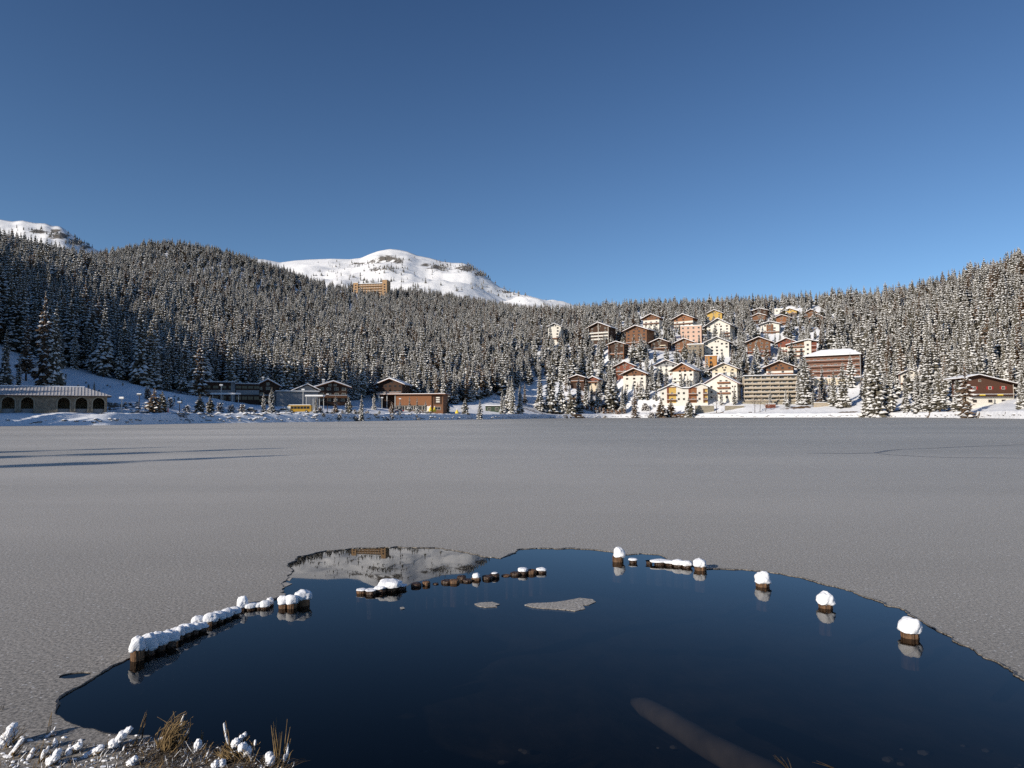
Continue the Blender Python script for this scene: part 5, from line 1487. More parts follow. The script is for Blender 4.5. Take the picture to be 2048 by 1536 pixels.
chalet((508, 563, 757, 773, 807), 268, 'dark', 'dark', .4, 'dark gabled house rising behind the snowy young spruce pair', dict(n=3), math.radians(20))
def station():
    b = bx('pale panelled station'); w, h = dims(b); d = 10
    t = place(b[0], b[1], b[3], b[4], math.radians(22), d, 'station', 'pale grey panelled flat roofed station behind the yellow bus', 'station')
    yf = -d / 2; hz = h * .66
    a = MB(); a.box(-w / 2, w * .42, yf, d / 2, -2, hz - .35); a.obj('wall', M['grey'], t)
    n = 6
    pbm = MB(); pbm.box(0, w * .87 / n - .12, 0, .06, .6, hz - .7); pmesh = pbm.mesh('panel', M['paleblue'])
    for k in range(n):
        o = link('panel', pmesh, t); o.location = (-w / 2 + .2 + k * w * .9 / n, yf - .07, 0)
    r = MB(); r.box(-w / 2 - .5, w * .45, yf - .7, d / 2 + .2, hz - .347, hz - .1); ro = r.obj('roof', M['grey'], t)
    s = MB(); s.box(-w / 2 - .4, w * .44, yf - .6, d / 2 + .1, hz - .096, hz + .12); s.obj('snow', M['snow'], ro)
    u = MB(); u.prism([(-.05 * w, hz + .13), (.4 * w, hz + .13), (.4 * w, hz + .5), (.19 * w, h - .6), (-.05 * w, hz + .5)], -1, d / 2 + 4); u.obj('gable', M['grey'], t)
    rb = MB(); rb.prism([(-.16 * w, hz + .1), (.187 * w, h - .5), (.187 * w, h - .25), (-.16 * w, hz + .35)], -2, d / 2 + 5); rb.prism([(.193 * w, h - .5), (.5 * w, hz + .1), (.5 * w, hz + .35), (.193 * w, h - .25)], -2, d / 2 + 5)
    ro = rb.obj('gable_roof', M['roofmetal'], t)
    sb = MB(); sb.prism([(-.155 * w, hz + .354), (.187 * w, h - .246), (.187 * w, h + .1), (-.155 * w, hz + .65)], -1.9, d / 2 + 4.9); sb.prism([(.193 * w, h - .246), (.495 * w, hz + .354), (.495 * w, hz + .65), (.193 * w, h + .1)], -1.9, d / 2 + 4.9)
    sb.obj('snow', M['snow'], ro)
station()
chalet((628, 702, 761, 774, 806), 285, 'dark', 'dark', .45, 'dark house with blue shaded snow on its wide roof right of the station', dict(n=4), math.radians(24))
def painted():
    b = bx('painted wooden guesthouse')
    t = chalet((748, 812, 756, 769, 798), 368, 'white', 'dark', .28, 'dark wooden guesthouse with rows of bright window fields behind the long wooden hall', dict(n=5, depth=1.2, balc=[]), math.radians(-6))
painted()
def wooden_hall():  # long low hall
    b = bx('long wooden hall'); w, h = dims(b); d = 12
    t = place(b[0], b[1], b[3], b[4], math.radians(-6), d, 'hall', 'long low orange wooden hall with flat roof and dark car port at its left', 'hall')
    yf = -d / 2
    a = MB(); a.box(-.22 * w, .32 * w, yf, d / 2, -2, h - .55); a.obj('wall', M['orange'], t)
    a = MB(); a.box(.323 * w, .49 * w, yf + .6, d / 2, -2, h - .55); a.obj('end_wall', M['brown'], t)
    a = MB(); a.box(-.5 * w, -.223 * w, yf + 5, d / 2, -2, h - .55); a.obj('port_wall', M['dark'], t)
    r = MB(); r.box(-.51 * w, .54 * w, yf - 1.6, d / 2 + .3, h - .547, h - .3); ro = r.obj('roof', M['orange'], t)
    s = MB(); s.box(-.505 * w, .535 * w, yf - 1.5, d / 2 + .2, h - .296, h - .05); s.obj('snow', M['snow'], ro)
    for x in (-.48, -.36, -.235): 
        p = MB(); p.box(x * w - .15, x * w + .15, yf - .2, yf + .1, -1, h - .56); p.obj('post', M['metal'], t)
    bd = MB(); bd.box(0, .54 * w - .3, 0, .05, 0, .34); bm_ = bd.mesh('board', M['orange'])
    z = 3.0
    while z < h - .95:
        o = link('board', bm_, t); o.location = (-.22 * w + .15, yf - .06, z); z += .4
    lw_ = MB(); lw_.box(-.218 * w, .245 * w, yf - .03, yf - .004, -1, 2.95); lw_.obj('lower_front', M['dark'], t)
    for k in range(7): window(t, -.185 * w + k * .066 * w, yf - .075, .35, 2.1, 2.3, 'frame')
    dr = MB(); dr.box(.25 * w, .30 * w, yf - .08, yf - .005, -.2, 2.4); dr.obj('door', M['white'], t)
    sg = MB(); sg.box(.345 * w, .47 * w, yf + .45, yf + .59, h * .38, h * .86); so = sg.obj('sign_board', M['dark'], t)
    for k in range(3):
        l = MB(); z = h * (.48 + .12 * k); l.box(.385 * w, .44 * w, yf + .40, yf + .446, z, z + h * .07); l.obj('sign_field', M['white'], so)
    window(t, .41 * w, yf + .565, .5, 3.0, 1.5, 'frame')
wooden_hall()

# canopies on the station forecourt
for (pl, pr, pt, pbm_, Y, lab) in [(424, 478, 786, 806, 232, 'white platform canopy on thin posts below the flat hall'), (612, 648, 790, 808, 240, 'white platform canopy on thin posts right of the station')]:
    c = at((pl + pr) / 2, pbm_, Y); w = (pr - pl) / F * Y; h = (pbm_ - pt) / F * Y; z = float(ground_z(c.x, c.y)); h += c.z - z
    t = thing('canopy', lab, 'canopy', (c.x, c.y, z), 0.0)
    r = MB(); r.box(-w / 2, w / 2, -1.5, 1.5, h - .55, h - .3); ro = r.obj('roof', M['metal'], t)
    s = MB(); s.box(-w / 2 + .05, w / 2 - .05, -1.45, 1.45, h - .297, h); s.obj('snow', M['snow'], ro)
    for x in (-.48, -.1, .25, .48):
        p = MB(); p.tube([(x * w, 0, -.3), (x * w, 0, h - .56)], [.1, .1], 6); p.obj('post', M['metal'], t)

def lamp(px, pt, pb, Y, lab, m='metal', head='metal'):
    c = at(px, pb, Y); z = float(ground_z(c.x, c.y)); h = (pb - pt) / F * Y + c.z - z
    t = thing('street_lamp', lab, 'lamp', (c.x, c.y, z - .1))
    p = MB(); p.tube([(0, 0, 0), (0, 0, h)], [.13, .1], 8); p.obj('pole', M[m], t)
    q = MB(); q.box(-.55, .55, -.25, .25, h + .003, h + .3); hd = q.obj('lamp_head', M[head], t)
    s = MB(); s.box(-.5, .5, -.22, .22, h + .303, h + .5); s.obj('snow', M['snow'], hd)
lamp(442, 771, 806, 226, 'white lamp post in front of the flat hall')
lamp(606, 780, 814, 232, 'white lamp post in front of the pale panelled station')
lamp(243, 797, 821, 160, 'grey lamp post just right of the arcaded building')
lamp(278, 790, 819, 166, 'dark lamp post left of the brown green conifer', 'darkmetal', 'darkmetal')
lamp(655, 790, 815, 245, 'brown lamp post right of the canopy', 'bark', 'darkmetal')
lamp(359, 806, 822, 180, 'thin dark lamp post right of the salmon pole', 'darkmetal', 'darkmetal')
lamp(764, 796, 824, 318, 'white lamp post before the dark car port')
lamp(800, 798, 822, 322, 'white lamp post before the left end of the wooden hall')

def pole():
    c = at(336, 827, 172); z = float(ground_z(c.x, c.y)); h = (827 - 815) / F * 172 + c.z - z
    t = thing('marker_pole', 'slim salmon pink tapering marker pole on the snowy left shore', 'pole', (c.x, c.y, z - .1))
    p = MB(); p.tube([(0, 0, 0), (0, 0, h * .7), (0, 0, h)], [.26, .17, .1], 10); p.obj('shaft', M['pinkpaint'], t)
    q = MB(); q.tube([(0, 0, h + .003), (0, 0, h + .14)], [.13, .05], 8); q.obj('snow', M['snow'], t)
pole()

def bus():
    c = at(600, 824, 226); z = float(ground_z(c.x, c.y)) ; Y = 226
    L = 47 / F * Y; Hh = 15.5 / F * Y
    z = max(z, c.z - .3)
    t = thing('bus', 'yellow bus parked before the pale panelled station, its front to the left', 'bus', (c.x, c.y, z), math.radians(4))
    b = MB(); b.prism([(-L/2, .42), (L/2, .42), (L/2, Hh - .15), (L/2 - .2, Hh), (-L/2 + .35, Hh), (-L/2, Hh - .6)], -1.2, 1.2); bo = b.obj('body', M['yellow'], t)
    w = MB(); w.box(-L/2 + 1.3, L/2 - .4, -1.235, -1.203, Hh * .52, Hh * .84)
    w.obj('window', M['glass'], t)
    for k in range(6):
        x = -L/2 + 1.3 + (L - 1.7) * (k + .9) / 6
        q = MB(); q.box(x - .06, x + .06, -1.26, -1.238, Hh * .5, Hh * .86); q.obj('pillar', M['yellow'], t)
    f = MB(); f.box(-L/2 - .03, -L/2 - .003, -1.05, 1.05, Hh * .42, Hh * .78); f.obj('windscreen', M['glass'], t)
    fr = MB(); fr.box(-L/2 + .05, -L/2 + 1.1, -1.24, -1.203, .6, Hh * .86); fr.obj('door', M['white'], t)
    for x in (-L * .3, L * .3):
        for y in (-1.13, 1.13):
            q = MB(); q.tube([(x, y - .14, .45), (x, y + .14, .45)], [.46, .46], 14); wo = q.obj('wheel', M['rubber'], t)
            h = MB(); h.tube([(x, y - .16, .45), (x, y + .16, .45)], [.22, .22], 10); h.obj('rim', M['metal'], wo)
    for y in (-.8, .8):
        q = MB(); q.tube([(-L/2 - .05, y, .8), (-L/2 - .003, y, .8)], [.14, .14], 10); q.obj('headlight', M['frame'], t)
    s = MB(); s.box(-L/2 + .45, L/2 - .3, -1.05, 1.05, Hh + .003, Hh + .18); s.obj('snow', M['snow'], t)
bus()

def car(px, pb, Y, lab, paint, rz=0.0, snow=True):
    c = at(px, pb, Y); z = float(ground_z(c.x, c.y)); z = max(z, c.z - .4)
    t = thing('parked_car', lab, 'car', (c.x, c.y, z), rz)
    b = MB(); b.prism([(-2.1, .3), (2.1, .3), (2.15, .7), (1.95, .85), (-1.2, .9), (-2.05, .75)], -.85, .85); b.obj('body', M[paint], t)
    g = MB(); g.prism([(-1.0, .903), (1.6, .88), (1.1, 1.4), (-.3, 1.45)], -.78, .78); g.obj('cabin', M['glass'], t)
    s = MB(); s.prism([(-.4, 1.455), (1.15, 1.405), (1.0, 1.62), (-.2, 1.64)], -.74, .74); s.obj('snow' if snow else 'car_roof', M['snow' if snow else paint], t)
    for x in (-1.3, 1.35):
        for y in (-.8, .8):
            q = MB(); q.tube([(x, y - .1, .32), (x, y + .1, .32)], [.32, .32], 12); wo = q.obj('wheel', M['rubber'], t)
            h = MB(); h.tube([(x, y - .12, .32), (x, y + .12, .32)], [.17, .17], 8); h.obj('rim', M['metal'], wo)
    for y in (-.6, .6):
        q = MB(); q.box(-2.13, -2.07, y - .15, y + .15, .55, .68); q.obj('headlight', M['frame'], t)
car(565, 823, 224, 'snow covered blue grey car parked left of the yellow bus', 'carblue', .1)
car(500, 824, 214, 'snow covered dark car in the shade below the flat hall', 'darkmetal', .1)
car(799, 824, 312, 'small bright red car before the long wooden hall', 'redpaint', .2, False)
# yellow parasols left out at the lakeside
for px, pt, pb, Y, lab in [(861, 812, 824, 322, 'closed yellow parasol at the right end of the wooden hall'), (869, 813, 824, 323, 'second yellow parasol close to the end wall'), (914, 818, 827, 325, 'small yellow parasol on the snow right of the wooden hall')]:
    c = at(px, pb, Y); z = float(ground_z(c.x, c.y)); h = max((pb - pt) / F * Y + c.z - z, 1.8)
    t = thing('parasol', lab, 'parasol', (c.x, c.y, z - .1))
    p = MB(); p.tube([(0, 0, 0), (0, 0, h * .5)], [.05, .05], 6); p.obj('pole', M['metal'], t)
    q = MB(); q.tube([(0, 0, h * .35), (0, 0, h * .6), (0, 0, h)], [1.0, .75, .06], 10); q.obj('canopy', M['lemon'], t)
    s = MB(); s.tube([(0, 0, h * .97), (0, 0, h * 1.12)], [.25, .06], 8); s.obj('snow', M['snow'], t)

# walls and small things on the village shore
def wall_piece(pl, pr, pt, pb, Y, m, lab, snow=True, thick=.6, rz=0.0, name='garden_wall', cat='wall'):
    c = at((pl + pr) / 2, pb, Y); w = (pr - pl) / F * Y; z = float(ground_z(c.x, c.y)); h = (pb - pt) / F * Y + max(0, c.z - z)
    t = thing(name, lab, cat, (c.x, c.y, min(z, c.z)), rz)
    b = MB(); n = max(2, int(w / 2.2))
    b.box(-w / 2, w / 2, -thick / 2, thick / 2, -1.5, h - .25); b.obj('wall', M[m], t)
    for k in range(n):
        q = MB(); x0 = -w / 2 + w * k / n; q.box(x0 + .02, x0 + w / n - .02, -thick / 2 - .06, thick / 2 + .06, h - .247, h - .06); q.obj('coping', M['beige'], t)
    if snow:
        s = MB(); s.box(-w / 2, w / 2, -thick / 2 - .05, thick / 2 + .05, h - .056, h + .25); s.obj('snow', M['snow'], t)
wall_piece(1628, 1686, 805, 815, 432, 'beige', 'beige retaining wall with dark band below the big brown hotel')
wall_piece(1390, 1428, 811, 818, 452, 'drystone', 'dry stone wall in front of the white guesthouse')
wall_piece(1450, 1488, 811, 817, 450, 'drystone', 'low pale wall in front of the tall white guesthouse')
wall_piece(1532, 1550, 808, 818, 444, 'red', 'small reddish wooden hut behind the bare shore trees', True, 3.0, -.2, 'hut', 'hut')
def bench():
    c = at(1501, 829, 428); z = float(ground_z(c.x, c.y))
    t = thing('park_bench', 'dark park bench on the snowy shore below the balconied block', 'bench', (c.x, c.y, z))
    b = MB(); b.box(-1.1, 1.1, -.25, .25, .42, .5); b.obj('seat', M['dark'], t)
    b = MB(); b.box(-1.1, 1.1, .25, .32, .55, .95); b.obj('backrest', M['dark'], t)
    for x in (-.9, .9):
        b = MB(); b.box(x - .06, x + .06, -.22, .22, -.3, .417); b.obj('leg', M['dark'], t)
bench()

# ------------------------------------------------------------------ shrubs, bare trees, shore stones
def bush_mesh(seed, snow=.6, n=90, needle='twig'):
    r = random.Random(seed); mb = MB()
    for k in range(n):
        a = r.uniform(0, 6.28); e = r.uniform(.05, 1.35); L = r.uniform(.5, 1.0)
        d = Vector((math.cos(a) * math.cos(e) * .8, math.sin(a) * math.cos(e) * .8, math.sin(e)))
        p0 = d * .12; p1 = d * L
        s = d.cross(Vector((0, 0, 1))).normalized() * .05
        mb.add([p0 + s * .4, p0 - s * .4, p1], [(0, 1, 2)], 0)
        q = d * L * .75; u = Vector((0, 0, .03))
        mb.add([q + s * 1.6, q - s * 1.6, p1 + s * .8 - u, p1 - s * .8 - u, q - d * .12 - u], [(0, 1, 4), (0, 2, 3, 1)], 0)
        if r.random() < snow:
            w = r.uniform(.05, .11)
            c = p1 * r.uniform(.75, 1.0) + u
            mb.add([c + Vector((w, 0, -.02)), c + Vector((0, w, -.02)), c + Vector((-w, 0, -.02)), c + Vector((0, -w, -.02)), c + Vector((0, 0, w * .8))], [(0, 1, 4), (1, 2, 4), (2, 3, 4), (3, 0, 4)], 1)
    return mb.mesh('branches', [M[needle], M['tree_snow']])
BUSH = [bush_mesh(1, .9, 150), bush_mesh(2, .7, 120), bush_mesh(3, .8, 130, 'needle'), bush_mesh(4, .55, 110, 'needle'), bush_mesh(5, .3, 170, 'brownbush'), bush_mesh(6, .4, 170, 'brownbush')]
STEMB = MB(); STEMB.tube([(0, 0, -.15), (0, 0, .3)], [.05, .03], 5); STEMB = STEMB.mesh('stem', M['bark'])
def bush(px, py, Y, h, w, k, lab, grp=None):
    c = at(px, py, Y); z = float(ground_z(c.x, c.y))
    t = thing('snowy_bush', lab, 'bush', (c.x, c.y, z - .1), random.uniform(0, 6.28), grp)
    t.scale = (w, w, h); link('branches', BUSH[k], t); link('stem', STEMB, t)
for a in [(440, 822, 205, 3.2, 2.2, 0, 'hoary white bush left under the canopy of the flat hall'), (463, 823, 206, 3.0, 2.2, 0, 'hoary white bush in the middle under the canopy of the flat hall'), (485, 823, 206, 3.6, 2.4, 0, 'tallest hoary white bush right under the canopy of the flat hall'),
          (640, 822, 226, 3.0, 2.4, 1, 'snowy bush at the right end of the yellow bus'), (295, 790, 195, 4.2, 2.0, 1, 'thin frosted shrub on the shaded slope above the brown green conifer'), (340, 803, 190, 3.0, 2.6, 1, 'frosted shrub on the shaded slope above the salmon pole'),
          (374, 826, 182, 2.6, 2.0, 1, 'reddish frosted shrub left of the round dark conifers'), (1210, 830, 450, 5, 4, 0, 'frost white shrub at the shore left of the snow meadow'), (1303, 828, 446, 8, 4.5, 0, 'tall frost white shrub on the shore meadow below the white guesthouse'),
          (1290, 800, 470, 6, 5, 0, 'frost white thicket left of the white guesthouse'), (1648, 800, 446, 5, 5, 1, 'rounded snowy bush right of the balconied block'), (1575, 812, 440, 4, 4, 3, 'greenish bush at the right foot of the balconied block'), (1105, 832, 446, 4, 4, 0, 'pale shrub below the tallest shore spruce')]:
    bush(*a)
# the shrub bank between yellow bus and wooden hall
rb_ = random.Random(5)
for k in range(46):
    px = rb_.uniform(640, 870); py = rb_.uniform(826, 839)
    Yb = float(on_plane(px, min(py + 6, np.interp(px, [s[0] for s in SHORE_PX], [s[1] for s in SHORE_PX]) - .25)).y)
    Yb = float(np.interp(px, [650, 800, 900], [212, 262, 300])) + (838 - py) * 2.2
    bush(px, py, Yb, rb_.uniform(1.0, 2.2), rb_.uniform(1.1, 2.0), rb_.randrange(4), 'low snow clotted bush on the shrub bank between yellow bus and wooden hall', 'bushes on the shrub bank')
for k in range(30):
    px = rb_.uniform(205, 300); py = rb_.uniform(826, 847)
    Yb = 150 + (849 - py) * 1.2 + (px - 205) * .12
    bush(px, py, Yb, rb_.uniform(.4, 1.1), rb_.uniform(.6, 1.2), rb_.randrange(2), 'small snow clotted shrub on the sunlit bank right of the arcaded building', 'shrubs on the sunlit bank')
for k in range(26):
    px = rb_.uniform(130, 370); py = rb_.uniform(765, 806) + (px - 250) * .05
    Yb = float(np.interp(py, [760, 800, 812], [215, 185, 178])) + (px - 130) * .08
    bush(px, py, Yb, rb_.uniform(.5, 1.5), rb_.uniform(.4, .9), 2 + rb_.randrange(2), 'small dark shrub dotted on the shaded snow slope at the left', 'shrubs on the shaded snow slope')

for k in range(13):
    px = 1150 + k * 8.2; h = rb_.uniform(3.2, 5.0)
    bush(px, 817, 468 + rb_.uniform(-2, 2), h, rb_.uniform(2.2, 3.2), 4 + k % 2, 'rusty brown hedge shrub beside the shore road', 'rusty hedge shrubs')
for px, py, Y, w, nm_ in [(1330, 828, 447, 4.5, 'left'), (1352, 828, 447, 5, 'right'), (1235, 819, 462, 3, 'small')]:
    bush(px, py, Y, 2.6, w, 4, nm_ + ' brown leafy shrub patch on the shore meadow', None)

k = 0
while k < 110:                                            # garden shrubs between the chalets
    px = rb_.uniform(1175, 1730); py = rb_.uniform(655, 800)
    if any(l - 1 < px < r + 1 and t < py < b - 2 for (l, r, t, b, Yb, nm) in ALL_BOXES): continue
    bush(px, py, village_Y(py) - 3, rb_.uniform(1.2, 3.6), rb_.uniform(1.2, 2.8), rb_.choice([1, 2, 3, 3, 5]), 'small snow flecked garden shrub on the slope between the village chalets', 'garden shrubs between the chalets')
    k += 1

def bare_tree(px, pt, pb, Y, seed, lab, lean=0.0):
    c = at(px, pb, Y); z = float(ground_z(c.x, c.y)); h = (pb - pt) / F * Y
    r = random.Random(seed)
    t = thing('bare_tree', lab, 'tree', (c.x, c.y, z - .1))
    tr = MB(); br = MB()
    tr.tube([(0, 0, 0), (lean * h * .2, 0, h * .3), (lean * h * .6, r.uniform(-.2, .2), h * .65), (lean * h, 0, h)], [h * .018, h * .015, h * .009, h * .002], 6)
    tr.obj('trunk', M['bark'], t)
    def grow(p, d, L, rad, lv):
        q = p + d * L; mid = p + d * L * .5 + Vector((r.uniform(-.1, .1), r.uniform(-.1, .1), 0)) * L
        br.tube([p, mid, q], [rad, rad * .7, rad * .25], 4, 0, False)
        if lv > 0:
            br.add([mid + Vector((.05, 0, rad)), mid + Vector((-.05, .05, rad)), q + Vector((0, 0, rad))], [(0, 1, 2)], 1)
            for k in range(4):
                n = (d + Vector((r.uniform(-1, 1), r.uniform(-1, 1), r.uniform(-.3, .8)))).normalized()
                grow(p.lerp(q, r.uniform(.35, .95)), n, L * .55, rad * .5, lv - 1)
    for k in range(11):
        f = r.uniform(.3, .92); a = r.uniform(0, 6.28)
        d = Vector((math.cos(a), math.sin(a), r.uniform(.5, 1.2))).normalized()
        x = lean * h * f
        grow(Vector((x, 0, h * f)), d, h * .32 * (1.1 - f * .6), h * .006, 2)
    br.obj('branches', [M['twig'], M['tree_snow']], t)
bare_tree(1510, 797, 832, 432, 1, 'bare tree left of a group on the shore before the balconied block')
bare_tree(1520, 800, 831, 434, 2, 'second bare tree of the group on the shore before the balconied block', .1)
bare_tree(1531, 806, 831, 434, 3, 'short leaning bare tree right in the shore group', .35)
bare_tree(1433, 791, 830, 444, 4, 'round crowned brown tree alone on the snow meadow by the shore')
bare_tree(1300, 796, 832, 444, 5, 'brown bare tree on the shore meadow right of the brown larch')
bare_tree(1640, 766, 790, 470, 6, 'bare tree before the cream hotel base')
bare_tree(297, 774, 800, 192, 7, 'thin bare tree on the shaded slope')

# stones along the far waterline: low dark lumps with snow on top
stone_b = MB()
def stone(x, y, z, s):
    n = 7; rows = [(0.0, 1.0), (.45, .95), (.8, .6)]
    vs = []; 
    ph = rb_.uniform(0, 6)
    for zz, rr_ in rows:
        for k in range(n):
            a = 2 * math.pi * k / n + ph
            q = s * rr_ * rb_.uniform(.75, 1.2)
            vs.append((x + q * math.cos(a) * 1.3, y + q * math.sin(a), z - .15 * s + s * zz * .8))
    vs.append((x, y, z + .72 * s))
    o = len(stone_b.v)
    stone_b.add(vs, [(k, (k + 1) % n, n + (k + 1) % n, n + k) for k in range(n)], 0)
    stone_b.add(vs, [(n + k, n + (k + 1) % n, 2 * n + (k + 1) % n, 2 * n + k) for k in range(n)] + [(2 * n + k, 2 * n + (k + 1) % n, 3 * n) for k in range(n)], 1)
for a in np.arange(-39, 40, .12):
    if rb_.random() < (.25 if a < -32 else .55):
        r = float(shore_r(a)) + rb_.uniform(.4, 1.6)
        x, yv = r * math.sin(math.radians(a)), r * math.cos(math.radians(a))
        stone(x, yv, float(ground_z(x, yv)), rb_.uniform(.18, .5) * (1 if r < 250 else 1.5))
for k in range(420):
    lo, hi, Ya, Yb_ = rb_.choice([(210, 300, 152, 176), (650, 880, 205, 300), (300, 640, 166, 214)])
    px = rb_.uniform(lo, hi); Y = np.interp(px, [lo, hi], [Ya, Yb_]) + abs(rb_.gauss(0, 5))
    p = at(px, 840, Y); r = math.hypot(p.x, p.y); aa = math.degrees(math.atan2(p.x, p.y))
    if r < shore_r(aa) + .5: continue
    stone(p.x, p.y, float(ground_z(p.x, p.y)), rb_.uniform(.25, .7))
so = stone_b.obj('shore_stones', [M['rock'], M['snow']]); so['kind'] = 'stuff'; so['label'] = 'snow capped stones along the far waterline'

# ------------------------------------------------------------------ foreground: stakes in the open water
def blob(mb, c, rx, ry, rz, seed, mi=0, sub=3, flat=.35, rough=.16, rot=None, freq=1.6, box=2.0):
    bm = bmesh.new(); bmesh.ops.create_icosphere(bm, subdivisions=sub, radius=1.0)
    vs = []
    for v in bm.verts:
        d = v.co.normalized()
        n = noise.fractal(d * freq + Vector((seed * 3.1, seed * 1.7, seed)), .9, 2.0, 4)
        k = 1 + rough * n
        if box != 2.0: k *= 1.0 / (abs(d.x) ** box + abs(d.y) ** box + abs(d.z) ** box) ** (1 / box)
        p = d * k
        if p.z < 0: p.z *= flat
        p = Vector((p.x * rx, p.y * ry, p.z * rz))
        if rot is not None: p = rot @ p
        vs.append(p + c)
    fs = [tuple(v.index for v in f.verts) for f in bm.faces]
    mb.add(vs, fs, mi); bm.free()
    return mb

def stake(px, py, ptop, wpx, label, snow_top=None, snow_w=1.15, lean=(0, 0), matn='stake', grp=None, along=None, elong=1.0, seed=0, name='wooden_stake', sx=0.0, flat=.35, dome=False):
    """px, py: where the stake leaves the water; ptop: pixel of the wood's top; snow_top: pixel of the snow's top"""
    c = on_plane(px, py, -.006); Y = c.y
    rad = wpx / F * Y / 2; h = (py - ptop) / F * Y
    t = thing(name, label, 'stake', (c.x, c.y + rad * .6, -.006), 0, grp)
    n = 26; rows = [-.22, -.1, 0.0, h * .35, h * .7, h * .95, h]
    mb = MB(); vs = []
    rs = random.Random(seed + int(px))
    ph = [rs.uniform(.9, 1.06) for _ in range(n)]
    for i, z in enumerate(rows):
        for k in range(n):
            a = 2 * math.pi * k / n
            rr_ = rad * ph[k] * (1 + .05 * noise.noise((k, z * 8, px))) * ((.55 if dome else .94) if i == len(rows) - 1 else (.9 if dome and i == len(rows) - 2 else 1))
            vs.append((rr_ * math.cos(a) + lean[0] * z, rr_ * math.sin(a) + lean[1] * z, z + (rs.uniform(-.06, .03) * rad * 2 if i == len(rows) - 1 else 0)))
    fs = []
    for i in range(len(rows) - 1):
        for k in range(n): fs.append((i * n + k, i * n + (k + 1) % n, (i + 1) * n + (k + 1) % n, (i + 1) * n + k))
    fs.append(tuple(range((len(rows) - 1) * n, len(rows) * n)))
    mb.add(vs, fs); mb.obj('wood', M[matn], t, smooth=dome)
    if snow_top is not None:
        hs = (ptop - snow_top) / F * Y * .84
        sb = MB(); R = rad * snow_w
        rot = Matrix.Rotation(math.atan2(along[1], along[0]), 3, 'Z') if along else None
        blob(sb, Vector((lean[0] * h + sx * rad, lean[1] * h, h + rad * .1)), R * elong, R, hs, seed + px * .01, rot=rot, flat=flat, box=2.7, rough=.2, freq=1.3, sub=4 if wpx > 21 else 3)
        sb.obj('snow', M['cap_snow'], t, smooth=True)
    return t
def strip(poly): pass

# five lone posts on the right, snow caps like mushrooms
POSTS = [(1237, 1124, 1111, 22, 1096, 'snow capped post standing alone at the far edge of the open water', .25), (1403, 1141, 1131, 24, 1119, 'snow capped post at the right end of the short stub row', -.1),
         (1528, 1174, 1163, 25, 1144, 'snow capped post third from the right edge, nearest behind the middle', .05), (1655, 1217, 1205, 27, 1184, 'snow capped post second from the right edge', 0.0), (1826, 1277, 1261, 33, 1238, 'largest snow capped post nearest to the right edge', -.05)]
for k, (px, py, pt, w, st, lab, sx) in enumerate(POSTS):
    stake(px, py, pt + 2, w, lab, st, 1.16 if k > 1 else 1.04, seed=20 + k, name='wooden_post', sx=sx)
# stub row between them
for k, (px, py, w, st, el) in enumerate([(1267, 1126, 15, 1118, 1.1), (1299, 1128, 12, 1123, 1.1), (1322, 1130, 22, 1121, 1.7), (1341, 1132, 16, 1122, 1.3), (1358, 1134, 18, 1120, 1.4), (1375, 1136, 18, 1122, 1.2)]):
    names = ['lone low stub right of the far post, thin snow on it', 'smallest stub at the left end of the short row', 'long low stub with flat snow in the short row', 'narrow stub in the middle of the short row', 'stub with the highest snow in the short row', 'stub next to the snow capped post ending the short row']
    stake(px, py, py - 5, w, names[k], st, 1.05, seed=40 + k, matn='wetwood', elong=el)
# snow laden row on the left
ALONG = (.86, .5)
LEFT = [(270, 1322, 1297, 24, 1270, 1.2, 'front stake of the snow laden left row, bare reddish end towards the camera'), (292, 1312, 1292, 24, 1264, 1.5, 'second stake of the left row under a long snow roll'), (314, 1303, 1285, 24, 1260, 1.5, 'third stake of the left row under the long snow roll'),
        (335, 1296, 1278, 24, 1258, 1.4, 'fourth stake of the left row, end of the long snow roll'), (350, 1283, 1268, 24, 1254, 1.2, 'stake of the left row with a snow bulge turned to the water'), (366, 1276, 1262, 22, 1247, 1.4, 'stake of the left row under the second snow roll'),
        (383, 1270, 1258, 22, 1245, 1.4, 'stake of the left row in the middle of the second snow roll'), (400, 1264, 1254, 20, 1246, 1.3, 'last stake under the second snow roll of the left row'), (393, 1254, 1246, 24, 1232, 1.1, 'stake with a round snow ball behind the second snow roll'),
        (418, 1252, 1240, 22, 1226, 1.4, 'stake starting the third snow roll of the left row'), (434, 1246, 1235, 20, 1221, 1.4, 'second stake of the third snow roll'), (450, 1240, 1230, 20, 1216, 1.4, 'third stake of the third snow roll'), (467, 1233, 1224, 18, 1213, 1.4, 'last stake of the third snow roll'),
        (482, 1221, 1212, 22, 1190, 1.0, 'stake with the tallest round snow ball of the left row'), (500, 1220, 1214, 18, 1206, 1.5, 'low stake in the shade right of the tallest snow ball'), (517, 1218, 1212, 16, 1205, 1.4, 'low stake before the small snow knob of the left row'),
        (528, 1218, 1211, 16, 1200, 1.2, 'stake with a low snow knob near the end of the left row'), (538, 1213, 1207, 15, 1193, .95, 'stake with a small upright snow knob near the end of the left row'),
        (565, 1217, 1204, 20, 1190, 1.2, 'left stake of the end cluster with flat round snow'), (582, 1217, 1203, 20, 1188, 1.2, 'middle stake of the end cluster of the left row'), (603, 1212, 1196, 26, 1178, 1.25, 'right stake of the end cluster with the big snow cushion')]
for k, (px, py, pt, w, st, el, lab) in enumerate(LEFT):
    stake(px, py, pt + (py - pt) * (.1 if k == 0 else .22), w, lab, st + (pt - st) * .16, .98, flat=.42, seed=60 + k, along=ALONG, elong=el, matn='stake' if k in (0, 18, 19, 20) else 'wetwood')
